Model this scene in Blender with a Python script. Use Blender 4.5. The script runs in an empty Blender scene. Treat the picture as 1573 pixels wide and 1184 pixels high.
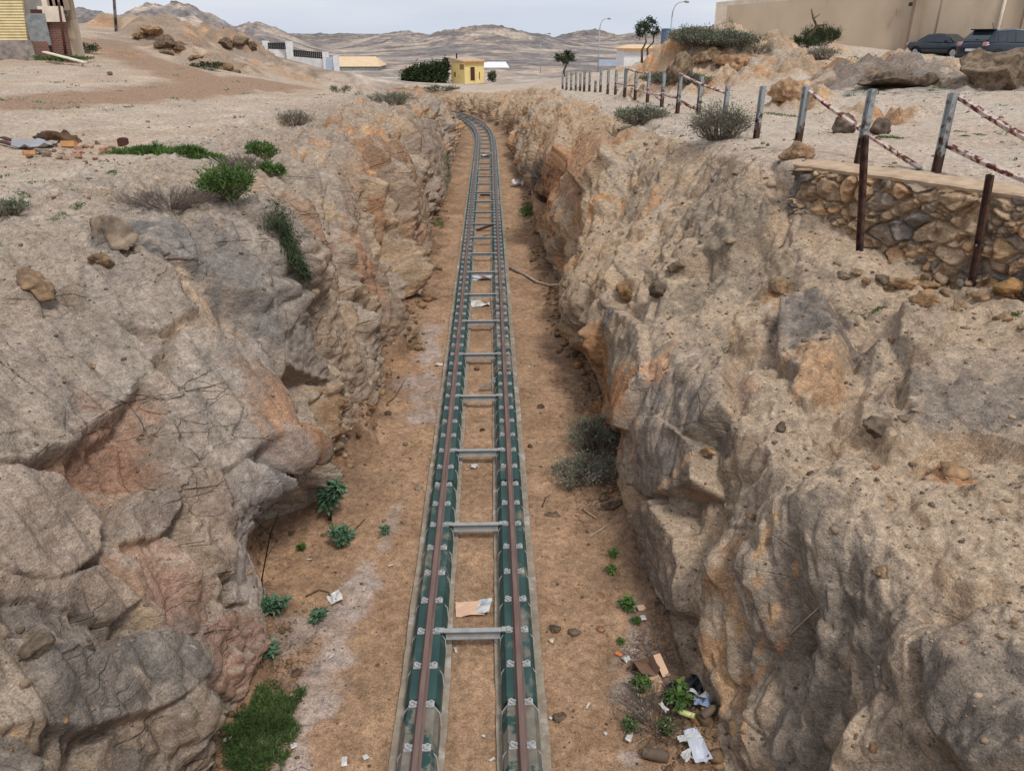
import bpy, bmesh, math, random
import numpy as np
from mathutils import Vector, Matrix
random.seed(7)
rng = np.random.default_rng(7)
S = bpy.context.scene
COL = S.collection
R = math.radians

# ------------------------------------------------------------------ camera
F, PITCH, YAW, CX, CZ = 1183.0, R(24.3), R(1.61), 0.286, 7.3      # focal in photo pixels (1573 wide)
cam = bpy.data.objects.new("camera", bpy.data.cameras.new("camera"))
COL.objects.link(cam)
cam.data.sensor_fit = 'HORIZONTAL'
cam.data.sensor_width = 36
cam.data.lens = F / 1573 * 36
cam.data.clip_end = 9000
cam.data.clip_start = 0.05
cam.location = (CX, 0, CZ)
cam.rotation_euler = (R(90) - PITCH, 0, -YAW)
S.camera = cam

# ------------------------------------------------------------------ light
SUN_EL, SUN_AZ = R(58), R(150)        # azimuth clockwise from +Y
W = bpy.data.worlds.new("World")
S.world = W
W.use_nodes = True
nt = W.node_tree
nt.nodes.clear()
out = nt.nodes.new('ShaderNodeOutputWorld')
bg = nt.nodes.new('ShaderNodeBackground')
sky = nt.nodes.new('ShaderNodeTexSky')
sky.sky_type = 'NISHITA'
sky.sun_disc = False
sky.sun_elevation = SUN_EL
sky.sun_rotation = SUN_AZ
sky.air_density = 1.0
sky.dust_density = 2.0
tc = nt.nodes.new('ShaderNodeTexCoord')
mp = nt.nodes.new('ShaderNodeMapping')
mp.inputs['Scale'].default_value = (1, 1, 7)
mp.inputs['Rotation'].default_value = (0.06, 0.03, 0)
no = nt.nodes.new('ShaderNodeTexNoise')
no.inputs['Scale'].default_value = 2.2
no.inputs['Detail'].default_value = 7
no.inputs['Roughness'].default_value = 0.52
rp = nt.nodes.new('ShaderNodeValToRGB')
rp.color_ramp.elements[0].position = 0.30
rp.color_ramp.elements[0].color = (6.7, 7.4, 8.8, 1)
rp.color_ramp.elements[1].position = 0.72
rp.color_ramp.elements[1].color = (9.1, 9.4, 10.0, 1)
mx = nt.nodes.new('ShaderNodeMixRGB')
mx.inputs[0].default_value = 0.93
nt.links.new(tc.outputs['Generated'], mp.inputs[0])
nt.links.new(mp.outputs[0], no.inputs['Vector'])
nt.links.new(no.outputs['Fac'], rp.inputs[0])
nt.links.new(sky.outputs[0], mx.inputs[1])
nt.links.new(rp.outputs[0], mx.inputs[2])
nt.links.new(mx.outputs[0], bg.inputs[0])
bg.inputs[1].default_value = 0.085
nt.links.new(bg.outputs[0], out.inputs[0])
sl = bpy.data.lights.new("sun", 'SUN')
sl.energy = 2.0
sl.angle = R(12)
sl.color = (1, 0.965, 0.91)
so = bpy.data.objects.new("sun", sl)
COL.objects.link(so)
sd = Vector((math.sin(SUN_AZ) * math.cos(SUN_EL), math.cos(SUN_AZ) * math.cos(SUN_EL), math.sin(SUN_EL)))
so.rotation_euler = sd.to_track_quat('Z', 'Y').to_euler()
so.location = (0, 0, 60)
S.view_settings.view_transform = 'Standard'
S.view_settings.look = 'None'
S.view_settings.gamma = 1
S.view_settings.exposure = 0.12

# ------------------------------------------------------------------ pixel helpers (survey of the photo)
def ray(px, py):
    u = (px - 786.5) / F
    v = (592 - py) / F
    fy = math.cos(PITCH) + v * math.sin(PITCH)
    fz = -math.sin(PITCH) + v * math.cos(PITCH)
    return Vector((u * math.cos(YAW) + fy * math.sin(YAW), -u * math.sin(YAW) + fy * math.cos(YAW), fz))
def at(px, py, z):
    d = ray(px, py)
    t = (z - CZ) / d.z
    return Vector((CX, 0, CZ)) + d * t
def atY(px, py, Y):
    d = ray(px, py)
    return Vector((CX, 0, CZ)) + d * (Y / d.y)

# ------------------------------------------------------------------ noise
def hsh(ix, iy, iz, seed):
    h = (ix.astype(np.uint32) * np.uint32(0x8da6b343)) ^ (iy.astype(np.uint32) * np.uint32(0xd8163841)) ^ (iz.astype(np.uint32) * np.uint32(0xcb1ab31f)) ^ np.uint32((seed * 0x9e3779b1) & 0xffffffff)
    h ^= h >> np.uint32(15); h *= np.uint32(0x2c1b3c6d)
    h ^= h >> np.uint32(12); h *= np.uint32(0x297a2d39)
    h ^= h >> np.uint32(15)
    return h
def rnd(h, k):
    g = h * np.uint32(2654435761) + np.uint32((k * 0x85ebca6b) & 0xffffffff)
    g ^= g >> np.uint32(13); g *= np.uint32(0x5bd1e995); g ^= g >> np.uint32(15)
    return (g >> np.uint32(8)).astype(np.float32) * np.float32(1 / 16777216)
def vnoise(p, seed=0):
    p = np.asarray(p, np.float32)
    i = np.floor(p).astype(np.int32)
    f = p - i
    f = f * f * f * (f * (f * 6 - 15) + 10)
    r = 0
    for dx in (0, 1):
        wx = f[:, 0] if dx else 1 - f[:, 0]
        for dy in (0, 1):
            wy = f[:, 1] if dy else 1 - f[:, 1]
            for dz in (0, 1):
                wz = f[:, 2] if dz else 1 - f[:, 2]
                r = r + wx * wy * wz * rnd(hsh(i[:, 0] + dx, i[:, 1] + dy, i[:, 2] + dz, seed), 0)
    return r * 2 - 1
def fbm(p, octv=4, seed=0, gain=0.5):
    a, s, r = 1.0, 0.0, 0
    p = np.asarray(p, np.float32)
    for o in range(octv):
        r = r + a * vnoise(p, seed + o)
        s += a
        a *= gain
        p = p * 2.03 + 17.3
    return r / s
def voro(p, seed=0, second=False):
    p = np.asarray(p, np.float32)
    i = np.floor(p).astype(np.int32)
    f = p - i
    n = len(p)
    F1 = np.full(n, 9, np.float32); F2 = F1.copy()
    ID = np.zeros(n, np.uint32); V = np.zeros((n, 3), np.float32)
    ID2 = ID.copy(); V2 = V.copy()
    for dx in (-1, 0, 1):
        for dy in (-1, 0, 1):
            for dz in (-1, 0, 1):
                h = hsh(i[:, 0] + dx, i[:, 1] + dy, i[:, 2] + dz, seed)
                d = np.stack([f[:, 0] - dx - rnd(h, 1), f[:, 1] - dy - rnd(h, 2), f[:, 2] - dz - rnd(h, 3)], 1)
                q = (d * d).sum(1)
                m = q < F1
                if second:
                    m2 = (~m) & (q < F2)
                    V2[m] = V[m]; ID2[m] = ID[m]
                    V2[m2] = d[m2]; ID2[m2] = h[m2]
                F2 = np.where(m, F1, np.minimum(F2, q))
                F1 = np.where(m, q, F1)
                ID = np.where(m, h, ID)
                V[m] = d[m]
    if second: return np.sqrt(F1), np.sqrt(F2), ID, V, ID2, V2
    return np.sqrt(F1), np.sqrt(F2), ID, V
def facet(p, seed, slope=1.0, w=0.10):
    # a tilted plane per cell, joined by steep but continuous steps
    f1, f2, h, v, h2, v2 = voro(p, seed, True)
    def pl(h, v):
        g = np.stack([rnd(h, 5), rnd(h, 6), rnd(h, 7)], 1) * 2 - 1
        return rnd(h, 4) - 0.5 + slope * (g * v).sum(1)
    k = 0.5 * (1 - sstep(0, w, f2 - f1))
    return pl(h, v) * (1 - k) + pl(h2, v2) * k, f2 - f1, h
def blocks(p, seed, tilt=.5, s=4.0, jit=1.0, ta=1.0, tb=1.0, tc_=1.0):
    # angular slabs: the upper envelope of one tilted, steep-sided block per cell
    p = np.asarray(p, np.float32)
    i = np.floor(p).astype(np.int32)
    f = p - i
    n = len(p)
    B = np.full(n, -99, np.float32); B2 = B.copy(); ID = np.zeros(n, np.uint32)
    for dx in (-1, 0, 1):
        for dy in (-1, 0, 1):
            for dz in (-1, 0, 1):
                h = hsh(i[:, 0] + dx, i[:, 1] + dy, i[:, 2] + dz, seed)
                vx = f[:, 0] - dx - .5 - jit * (rnd(h, 1) - .5); vy = f[:, 1] - dy - .5 - jit * (rnd(h, 2) - .5); vz = f[:, 2] - dz - .5 - jit * (rnd(h, 3) - .5)
                q = rnd(h, 4) - .5 + tilt * (ta * (rnd(h, 5) * 2 - 1) * vx + tb * (rnd(h, 6) * 2 - 1) * vy + tc_ * (rnd(h, 7) * 2 - 1) * vz)
                # skewed box distance, so the sides of a block are planes too
                k1 = rnd(h, 8) - .5; k2 = rnd(h, 9) - .5
                d = np.maximum(np.maximum(np.abs(vx + k1 * vy), np.abs(vy - k1 * vx + k2 * vz)), np.abs(vz - k2 * vy))
                q = q - s * np.maximum(d - .36, 0)
                m = q > B
                B2 = np.where(m, B, np.maximum(B2, q)); ID = np.where(m, h, ID); B = np.where(m, q, B)
    return B, B - B2, ID
def sstep(a, b, x):
    t = np.clip((x - a) / (b - a), 0, 1)
    return t * t * (3 - 2 * t)

# ------------------------------------------------------------------ materials
def lin(c):
    return tuple(((v / 255) / 12.92 if v / 255 < 0.04045 else ((v / 255 + 0.055) / 1.055) ** 2.4) for v in c)
def mat(name):
    m = bpy.data.materials.new(name)
    m.use_nodes = True
    n = m.node_tree
    b = n.nodes['Principled BSDF']
    b.inputs['Specular IOR Level'].default_value = 0.25
    return m, n, b
def noise_mat(name, c1, c2, scale=8, rough=0.85, bump=0.2, detail=6, lo=0.35, hi=0.65, c3=None, s3=2.0, lo3=0.55, hi3=0.62, metal=0.0, bscale=None, stretch=(1, 1, 1), tint=False, bdist=0.02):
    m, n, b = mat(name)
    L = n.links.new
    t = n.nodes.new('ShaderNodeTexCoord')
    mp = n.nodes.new('ShaderNodeMapping'); mp.inputs['Scale'].default_value = stretch
    L(t.outputs['Object'], mp.inputs[0])
    a = n.nodes.new('ShaderNodeTexNoise'); a.inputs['Scale'].default_value = scale; a.inputs['Detail'].default_value = detail
    L(mp.outputs[0], a.inputs['Vector'])
    r = n.nodes.new('ShaderNodeValToRGB')
    r.color_ramp.elements[0].position = lo; r.color_ramp.elements[0].color = (*c1, 1)
    r.color_ramp.elements[1].position = hi; r.color_ramp.elements[1].color = (*c2, 1)
    L(a.outputs['Fac'], r.inputs[0])
    last = r.outputs[0]
    if c3 is not None:
        q = n.nodes.new('ShaderNodeTexNoise'); q.inputs['Scale'].default_value = s3; q.inputs['Detail'].default_value = 8; q.inputs['Roughness'].default_value = 0.65
        L(mp.outputs[0], q.inputs['Vector'])
        k = n.nodes.new('ShaderNodeMapRange'); k.inputs[1].default_value = lo3; k.inputs[2].default_value = hi3
        L(q.outputs['Fac'], k.inputs[0])
        x = n.nodes.new('ShaderNodeMixRGB'); x.inputs[2].default_value = (*c3, 1)
        L(k.outputs[0], x.inputs[0]); L(last, x.inputs[1]); last = x.outputs[0]
    if tint:
        at_ = n.nodes.new('ShaderNodeAttribute'); at_.attribute_name = 'tint'
        x = n.nodes.new('ShaderNodeMixRGB'); x.blend_type = 'MULTIPLY'; x.inputs[0].default_value = 1
        L(last, x.inputs[1]); L(at_.outputs['Color'], x.inputs[2]); last = x.outputs[0]
    L(last, b.inputs['Base Color'])
    b.inputs['Roughness'].default_value = rough
    b.inputs['Metallic'].default_value = metal
    if bump:
        q = n.nodes.new('ShaderNodeTexNoise'); q.inputs['Scale'].default_value = bscale or scale * 3; q.inputs['Detail'].default_value = 5
        L(mp.outputs[0], q.inputs['Vector'])
        u = n.nodes.new('ShaderNodeBump'); u.inputs['Strength'].default_value = bump; u.inputs['Distance'].default_value = bdist
        L(q.outputs['Fac'], u.inputs['Height']); L(u.outputs[0], b.inputs['Normal'])
    return m
def ground_mat(name, s1=9.0, s2=60.0, bump=0.6, far=False, cracks=True):
    # colour comes from what the ground is made of (attribute 'col'), grain from noise
    m, n, b = mat(name)
    L = n.links.new
    at_ = n.nodes.new('ShaderNodeAttribute'); at_.attribute_name = 'col'
    t = n.nodes.new('ShaderNodeTexCoord')
    mp = n.nodes.new('ShaderNodeMapping'); mp.inputs['Rotation'].default_value = (0.5, 0.6, 0.3); mp.inputs['Scale'].default_value = (1, 1, 1.9)
    L(t.outputs['Object'], mp.inputs[0])
    a = n.nodes.new('ShaderNodeTexNoise'); a.inputs['Scale'].default_value = s1; a.inputs['Detail'].default_value = 6; a.inputs['Roughness'].default_value = 0.68
    L(mp.outputs[0], a.inputs['Vector'])
    c = n.nodes.new('ShaderNodeTexNoise'); c.inputs['Scale'].default_value = s2; c.inputs['Detail'].default_value = 2
    L(t.outputs['Object'], c.inputs['Vector'])
    e = n.nodes.new('ShaderNodeTexNoise'); e.inputs['Scale'].default_value = s1 * 3.3; e.inputs['Detail'].default_value = 4; e.inputs['Roughness'].default_value = 0.75
    L(mp.outputs[0], e.inputs['Vector'])
    def rng_(src, lo, hi, a0=.3, a1=.7):
        r = n.nodes.new('ShaderNodeMapRange'); r.inputs[1].default_value = a0; r.inputs[2].default_value = a1; r.inputs[3].default_value = lo; r.inputs[4].default_value = hi
        L(src, r.inputs[0]); return r.outputs[0]
    def mul(a_, b_):
        m_ = n.nodes.new('ShaderNodeMath'); m_.operation = 'MULTIPLY'; L(a_, m_.inputs[0]); L(b_, m_.inputs[1]); return m_.outputs[0]
    fac = mul(mul(rng_(a.outputs['Fac'], .62, 1.38), rng_(c.outputs['Fac'], .74, 1.26)), rng_(e.outputs['Fac'], .72, 1.28))
    x = n.nodes.new('ShaderNodeVectorMath'); x.operation = 'SCALE'
    L(at_.outputs['Color'], x.inputs[0]); L(fac, x.inputs['Scale'])
    L(x.outputs[0], b.inputs['Base Color'])
    b.inputs['Roughness'].default_value = 0.95
    b.inputs['Specular IOR Level'].default_value = 0.12
    last = None
    for src, st, di in ((a.outputs['Fac'], bump * .55, .6 if far else .05), (e.outputs['Fac'], bump * .9, .3 if far else .022), (c.outputs['Fac'], bump * .7, .15 if far else .010)):
        u = n.nodes.new('ShaderNodeBump'); u.inputs['Strength'].default_value = st; u.inputs['Distance'].default_value = di
        L(src, u.inputs['Height'])
        if last: L(last, u.inputs['Normal'])
        last = u.outputs[0]
    if not far and cracks:
        wn_ = n.nodes.new('ShaderNodeTexNoise'); wn_.inputs['Scale'].default_value = 2.5; wn_.inputs['Detail'].default_value = 2
        L(t.outputs['Object'], wn_.inputs['Vector'])
        ad = n.nodes.new('ShaderNodeMixRGB'); ad.blend_type = 'ADD'; ad.inputs[0].default_value = .07
        mp2 = n.nodes.new('ShaderNodeMapping'); mp2.inputs['Rotation'].default_value = (.2, .75, .35); mp2.inputs['Scale'].default_value = (.38, 1, 2.2)
        L(t.outputs['Object'], mp2.inputs[0]); L(mp2.outputs[0], ad.inputs[1]); L(wn_.outputs['Color'], ad.inputs[2])
        for sc_, wd_, di_ in ((.7, .016, .07), (1.9, .022, .022)):
            v_ = n.nodes.new('ShaderNodeTexVoronoi'); v_.feature = 'DISTANCE_TO_EDGE'; v_.inputs['Scale'].default_value = sc_
            L(ad.outputs[0], v_.inputs['Vector'])
            u = n.nodes.new('ShaderNodeBump'); u.inputs['Distance'].default_value = di_
            L(at_.outputs['Alpha'], u.inputs['Strength'])
            L(rng_(v_.outputs['Distance'], 0, 1, 0, wd_), u.inputs['Height']); L(last, u.inputs['Normal']); last = u.outputs[0]
    L(last, b.inputs['Normal'])
    return m
M = {}
M['terrain'] = ground_mat('terrain_ground', bump=.8)
M['hills'] = ground_mat('hill_ground', 0.12, 0.5, 0.8, True)
M['stone'] = noise_mat('loose_stone', (.15, .12, .093), (.36, .285, .21), 6, .95, .9, detail=9, bscale=16, tint=True, bdist=.04)
M['green'] = noise_mat('painted_beam', (.026, .062, .057), (.038, .085, .077), 4, .6, .12, c3=(.27, .225, .17), s3=2.3, lo3=.55, hi3=.70, stretch=(1, .6, 1))
M['greydirt'] = noise_mat('dusty_beam', (.15, .135, .11), (.23, .205, .165), 6, .9, .4, c3=(.03, .07, .064), s3=2.6, lo3=.50, hi3=.56)
M['rail'] = noise_mat('rusty_rail', (.14, .088, .075), (.20, .13, .11), 12, .7, .25, stretch=(1, .15, 1))
M['black'] = noise_mat('rubber_black', (.012, .012, .012), (.025, .025, .025), 6, .8, 0)
M['galv'] = noise_mat('galvanised', (.30, .30, .295), (.38, .375, .365), 8, .6, .08, c3=(.25, .2, .16), s3=5, lo3=.58, hi3=.75, metal=0.1)
M['clip'] = noise_mat('clip_steel', (.36, .36, .35), (.50, .49, .48), 20, .5, .1, c3=(.24, .18, .14), s3=14, lo3=.6, hi3=.75, metal=0.1)
M['conc'] = noise_mat('old_concrete', (.24, .195, .145), (.34, .285, .22), 7, .95, .5, c3=(.52, .49, .45), s3=3, lo3=.55, hi3=.7)
M['rust'] = noise_mat('rust', (.035, .02, .016), (.12, .06, .042), 9, .9, .5)
M['stonewall'] = ground_mat('masonry', 14, 70, .7, False, False)
# ------------------------------------------------------------------ object helpers
def tag(o, label, cat, group=None):
    o['label'] = label
    o['category'] = cat
    if group: o['group'] = group
    return o
def kind(o, k):
    o['kind'] = k
    return o
def empty(name, loc=(0, 0, 0), rz=0.0):
    o = bpy.data.objects.new(name, None)
    COL.objects.link(o)
    o.empty_display_size = 0.2
    o.location = loc
    o.rotation_euler = (0, 0, rz)
    return o
def link(name, me, m=None, parent=None, loc=None):
    o = bpy.data.objects.new(name, me)
    COL.objects.link(o)
    if m is not None and not me.materials: me.materials.append(m)
    if parent: o.parent = parent
    if loc is not None: o.location = loc
    return o
def np_mesh(name, V, Fq, smooth=False):
    me = bpy.data.meshes.new(name)
    V = np.asarray(V, np.float32); Fq = np.asarray(Fq, np.int32)
    k = Fq.shape[1]
    me.vertices.add(len(V)); me.vertices.foreach_set('co', V.ravel())
    me.loops.add(Fq.size); me.loops.foreach_set('vertex_index', Fq.ravel())
    me.polygons.add(len(Fq))
    me.polygons.foreach_set('loop_start', np.arange(0, Fq.size, k, dtype=np.int32))
    if smooth: me.polygons.foreach_set('use_smooth', np.ones(len(Fq), bool))
    me.update(calc_edges=True)
    return me
def set_col(me, name, C):
    a = me.attributes.new(name, 'FLOAT_COLOR', 'POINT')
    C = np.asarray(C, np.float32)
    if C.shape[1] == 3: C = np.concatenate([C, np.ones((len(C), 1), np.float32)], 1)
    a.data.foreach_set('color', C.ravel())
class MB:
    def __init__(s): s.v = []; s.f = []
    def add(s, vs, fs):
        o = len(s.v)
        s.v += [tuple(p) for p in vs]
        s.f += [tuple(i + o for i in f) for f in fs]
        return s
    def box(s, c, d, rot=None):
        hx, hy, hz = d[0] / 2, d[1] / 2, d[2] / 2
        vs = [Vector((x, y, z)) for z in (-hz, hz) for x, y in ((-hx, -hy), (hx, -hy), (hx, hy), (-hx, hy))]
        if rot is not None: vs = [rot @ v for v in vs]
        c = Vector(c)
        return s.add([v + c for v in vs], [(3, 2, 1, 0), (4, 5, 6, 7), (0, 1, 5, 4), (1, 2, 6, 5), (2, 3, 7, 6), (3, 0, 4, 7)])
    def bar(s, p0, p1, w, h):
        p0, p1 = Vector(p0), Vector(p1)
        d = p1 - p0
        return s.box((p0 + p1) / 2, (w, h, d.length), d.to_track_quat('Z', 'Y').to_matrix())
    def tube(s, pts, rad, n=8, cap=True):
        pts = [Vector(p) for p in pts]
        if not hasattr(rad, '__len__'): rad = [rad] * len(pts)
        rings = []
        ref = Vector((0.31, 0.17, 0.93))
        for i, p in enumerate(pts):
            d = (pts[min(i + 1, len(pts) - 1)] - pts[max(i - 1, 0)]).normalized()
            u = d.cross(ref)
            if u.length < 0.05: u = d.cross(Vector((1, 0, 0)))
            u.normalize(); w = d.cross(u)
            rings.append([p + (u * math.cos(a) + w * math.sin(a)) * rad[i] for a in [2 * math.pi * k / n for k in range(n)]])
        vs = [v for r_ in rings for v in r_]
        fs = []
        for i in range(len(pts) - 1):
            for k in range(n):
                a = i * n + k; b = i * n + (k + 1) % n
                fs.append((a, b, b + n, a + n))
        if cap:
            fs.append(tuple(range(n - 1, -1, -1)))
            fs.append(tuple(range((len(pts) - 1) * n, len(pts) * n)))
        return s.add(vs, fs)
    def prism(s, poly, z0, z1):
        n = len(poly)
        return s.add([(x, y, z0) for x, y in poly] + [(x, y, z1) for x, y in poly],
                     [tuple(range(n - 1, -1, -1)), tuple(range(n, 2 * n))] + [(i, (i + 1) % n, n + (i + 1) % n, n + i) for i in range(n)])
    def build(s, name, m=None, parent=None, smooth=False, loc=None, bevel=0.0):
        me = bpy.data.meshes.new(name)
        me.from_pydata(s.v, [], s.f)
        bm = bmesh.new(); bm.from_mesh(me)
        bmesh.ops.recalc_face_normals(bm, faces=bm.faces)
        if bevel:
            bmesh.ops.bevel(bm, geom=[e for e in bm.edges if len(e.link_faces) == 2 and e.calc_face_angle() > 0.6], offset=bevel, segments=2, affect='EDGES', profile=0.6)
        bm.to_mesh(me); bm.free()
        if smooth:
            me.polygons.foreach_set('use_smooth', np.ones(len(me.polygons), bool))
        return link(name, me, m, parent, loc)

# ------------------------------------------------------------------ terrain: one sheet swept along the cutting
def track_x(Y):
    Y = np.asarray(Y, float)
    return np.where(Y > 56, -3.0e-4 * np.maximum(Y - 56, 0) ** 2.85, 0)
LF = np.array([(-5, -3.0), (3, -3.1), (6.03, -2.95), (6.4, -3.0), (6.92, -2.8), (7.8, -2.95), (8.66, -3.14), (9.3, -3.9), (10.1, -4.0), (10.6, -3.3), (11.07, -2.7), (12.5, -2.83), (13.91, -2.63), (15.48, -2.44), (16.2, -2.8), (17.92, -2.65), (18.66, -2.05), (19.6, -2.45), (21.48, -2.58), (22.95, -1.9), (26.22, -2.23), (30.75, -2.4), (34.99, -2.28), (43.6, -2.4), (52, -2.19), (62, -2.02), (70.5, -2.6), (79, -4.4), (86.4, -6.4), (92, -10), (101, -19)])
RF = np.array([(-5, 2.8), (5.87, 2.79), (6.72, 2.96), (7.15, 2.71), (8.25, 2.69), (9.17, 2.64), (10.16, 2.55), (11.6, 2.55), (12.6, 3.05), (14.02, 2.91), (15.07, 2.83), (17.22, 2.74), (19.95, 2.54), (24.14, 2.65), (28.34, 2.32), (34.16, 2.65), (46.4, 2.11), (63.3, 2.09), (72, 1.29), (76, .19), (84, -1.49), (92, -4.2), (101, -11)])
LT = {-5: [(-3.1, 1), (-3.6, 2.2), (-4.3, 3.4), (-5.8, 4.6), (-8, 5.1)], 5: [(-3.1, 1), (-3.6, 2.2), (-4.3, 3.4), (-5.8, 4.6), (-8, 5.1)],
      6.5: [(-2.95, 1.0), (-3.55, 2.1), (-4.25, 3.3), (-5.8, 4.55), (-8, 5.0)], 8: [(-2.95, 1.0), (-3.4, 2.0), (-4.2, 3.2), (-5.9, 4.5), (-8.5, 4.95)],
      9.0: [(-3.45, 1.05), (-2.95, 1.8), (-4.1, 3.15), (-6, 4.45), (-8.5, 4.9)], 9.5: [(-3.9, 1.3), (-2.5, 1.75), (-3.8, 3.1), (-5.6, 4.4), (-8.5, 4.9)],
      10.4: [(-3.6, 1.25), (-2.45, 1.75), (-3.5, 3.2), (-5.2, 4.4), (-8.5, 4.9)], 11: [(-2.65, .9), (-2.75, 2.0), (-3.3, 3.2), (-4.8, 4.4), (-8, 4.9)],
      12: [(-2.85, 1.1), (-3.1, 2.3), (-3.5, 3.6), (-4.8, 4.5), (-8, 4.9)], 13: [(-2.75, 1.2), (-3.0, 2.6), (-3.35, 4.0), (-4.4, 4.65), (-8, 4.9)],
      14.4: [(-2.7, 1.2), (-2.95, 2.6), (-3.5, 4.2), (-4.2, 4.7), (-8, 4.9)], 15.2: [(-2.9, 1), (-3.5, 2.5), (-4.3, 3.8), (-5.0, 4.5), (-8, 4.85)],
      16: [(-2.9, 1), (-3.4, 2.4), (-4.1, 3.7), (-4.9, 4.45), (-8, 4.85)], 17: [(-2.6, 1), (-3.0, 2.4), (-3.6, 3.8), (-4.6, 4.45), (-8, 4.8)],
      18.6: [(-2.2, 1), (-2.75, 2.4), (-3.6, 3.7), (-4.6, 4.4), (-8, 4.8)], 19.8: [(-2.65, 1), (-3.2, 2.4), (-3.9, 3.8), (-4.7, 4.45), (-8, 4.75)], 21.5: [(-2.8, 1), (-3.3, 2.4), (-4.0, 3.8), (-4.8, 4.45), (-8, 4.75)],
      23: [(-2.2, 1), (-2.8, 2.4), (-3.6, 3.7), (-4.7, 4.4), (-8, 4.7)], 26: [(-2.6, 1), (-3.1, 2.4), (-3.8, 3.7), (-4.7, 4.4), (-8, 4.7)], 30: [(-2.6, 1), (-3, 2.4), (-3.7, 3.7), (-4.6, 4.35), (-8, 4.65)],
      45: [(-2.6, 1), (-3, 2.3), (-3.6, 3.6), (-4.4, 4.1), (-8, 4.35)], 56: [(-2.4, .9), (-2.8, 2.0), (-3.4, 3.1), (-4.1, 3.6), (-8, 3.9)],
      66: [(-2.5, .8), (-2.9, 1.6), (-3.5, 2.3), (-4.2, 2.7), (-8, 3)], 75: [(-3.8, .7), (-4.1, 1.3), (-4.6, 1.8), (-5.3, 2.2), (-9, 2.5)],
      86: [(-6.5, .5), (-6.8, .9), (-7.2, 1.3), (-7.8, 1.6), (-10, 1.9)], 92: [(-10.2, .4), (-10.4, .8), (-10.8, 1.3), (-11.4, 1.8), (-14, 2.4)], 101: [(-19.2, .4), (-19.4, .8), (-19.8, 1.8), (-20.4, 2.4), (-23, 3.2)]}
RT = {-5: [(2.95, .8), (3.4, 2), (4, 2.7), (6, 3.1), (11, 3.5), (11.2, 5.1), (13, 5.2)], 3: [(2.95, .8), (3.4, 2), (4, 2.7), (6, 3.1), (11, 3.5), (11.2, 5.1), (13, 5.2)],
      5.9: [(2.8, .8), (3.2, 1.9), (3.9, 2.7), (5.6, 3.1), (11, 3.5), (11.15, 5.1), (13, 5.2)], 7: [(2.9, .8), (3.05, 2.0), (3.6, 2.85), (5.6, 3.1), (11, 3.5), (11.15, 5.1), (13, 5.2)],
      7.7: [(2.75, .8), (3.0, 2.0), (3.6, 2.85), (6, 3.05), (10.8, 3.6), (11, 5.15), (12.5, 5.2)], 8.6: [(2.7, .8), (2.95, 1.9), (3.5, 2.75), (5.4, 3.15), (10.4, 3.75), (10.6, 5.15), (12, 5.2)],
      10: [(2.6, .8), (2.8, 1.8), (3.4, 2.6), (6, 3.55), (8.9, 3.75), (9.05, 5.15), (10.5, 5.2)], 11.6: [(2.6, .7), (2.75, 1.6), (3.2, 2.3), (5.5, 3.6), (7.75, 3.9), (7.9, 5.18), (9.3, 5.2)],
      12.6: [(2.9, .7), (2.85, 1.7), (3.2, 2.4), (5.2, 3.7), (6.95, 4.1), (7.1, 5.2), (8.7, 5.22)],
      14: [(2.85, .8), (2.7, 1.9), (3.0, 2.5), (4.8, 3.9), (5.85, 4.6), (6.0, 5.2), (7.5, 5.22)], 15.5: [(2.8, .8), (2.7, 1.9), (3.1, 2.6), (4.6, 4.0), (5.5, 4.85), (5.8, 5.15), (7.2, 5.25)],
      20: [(2.5, .8), (2.6, 1.7), (3.0, 2.5), (4.2, 3.9), (5.2, 4.75), (5.7, 5.05), (7.5, 5.15)], 28: [(2.35, 1), (2.6, 2.2), (3.0, 3.0), (3.9, 4.1), (4.9, 4.6), (5.5, 4.85), (8, 5.05)],
      35: [(2.6, 1), (2.8, 2.2), (3.2, 3.2), (3.9, 4.1), (4.8, 4.45), (5.5, 4.65), (8, 5)], 46: [(2.15, 1), (2.5, 2.2), (2.9, 3.2), (3.7, 3.9), (4.5, 4.2), (5.5, 4.45), (8, 4.8)],
      60: [(2.2, .8), (2.5, 1.8), (2.9, 2.7), (3.7, 3.4), (4.6, 3.8), (5.6, 4.1), (8, 4.6)], 72: [(1.4, .7), (1.6, 1.4), (2.0, 2.1), (2.8, 2.6), (3.8, 3.1), (5, 3.6), (8, 4.4)],
      84: [(-1.4, .5), (-1.2, 1), (-.8, 1.5), (0, 1.8), (1, 2.1), (2.5, 2.5), (6, 3.1)], 92: [(-4.1, .4), (-3.9, .9), (-3.5, 1.25), (-2.5, 1.4), (-1, 1.5), (1, 1.7), (5, 2)], 101: [(-10.9, .4), (-10.7, .9), (-10.3, 1.25), (-9.3, 1.4), (-7.8, 1.5), (-6, 1.7), (-2, 2)]}
PC = []
for px, py, z in [(0, 300, 4.95), (100, 215, 4.9), (250, 230, 4.85), (0, 150, 5.05), (300, 150, 4.75), (450, 130, 4.35), (420, 200, 4.75), (1573, 300, 5.2), (1438, 265, 5.22), (1226, 230, 5.25)]:
    p = at(px, py, z); PC.append((p.x, p.y, z))
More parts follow.
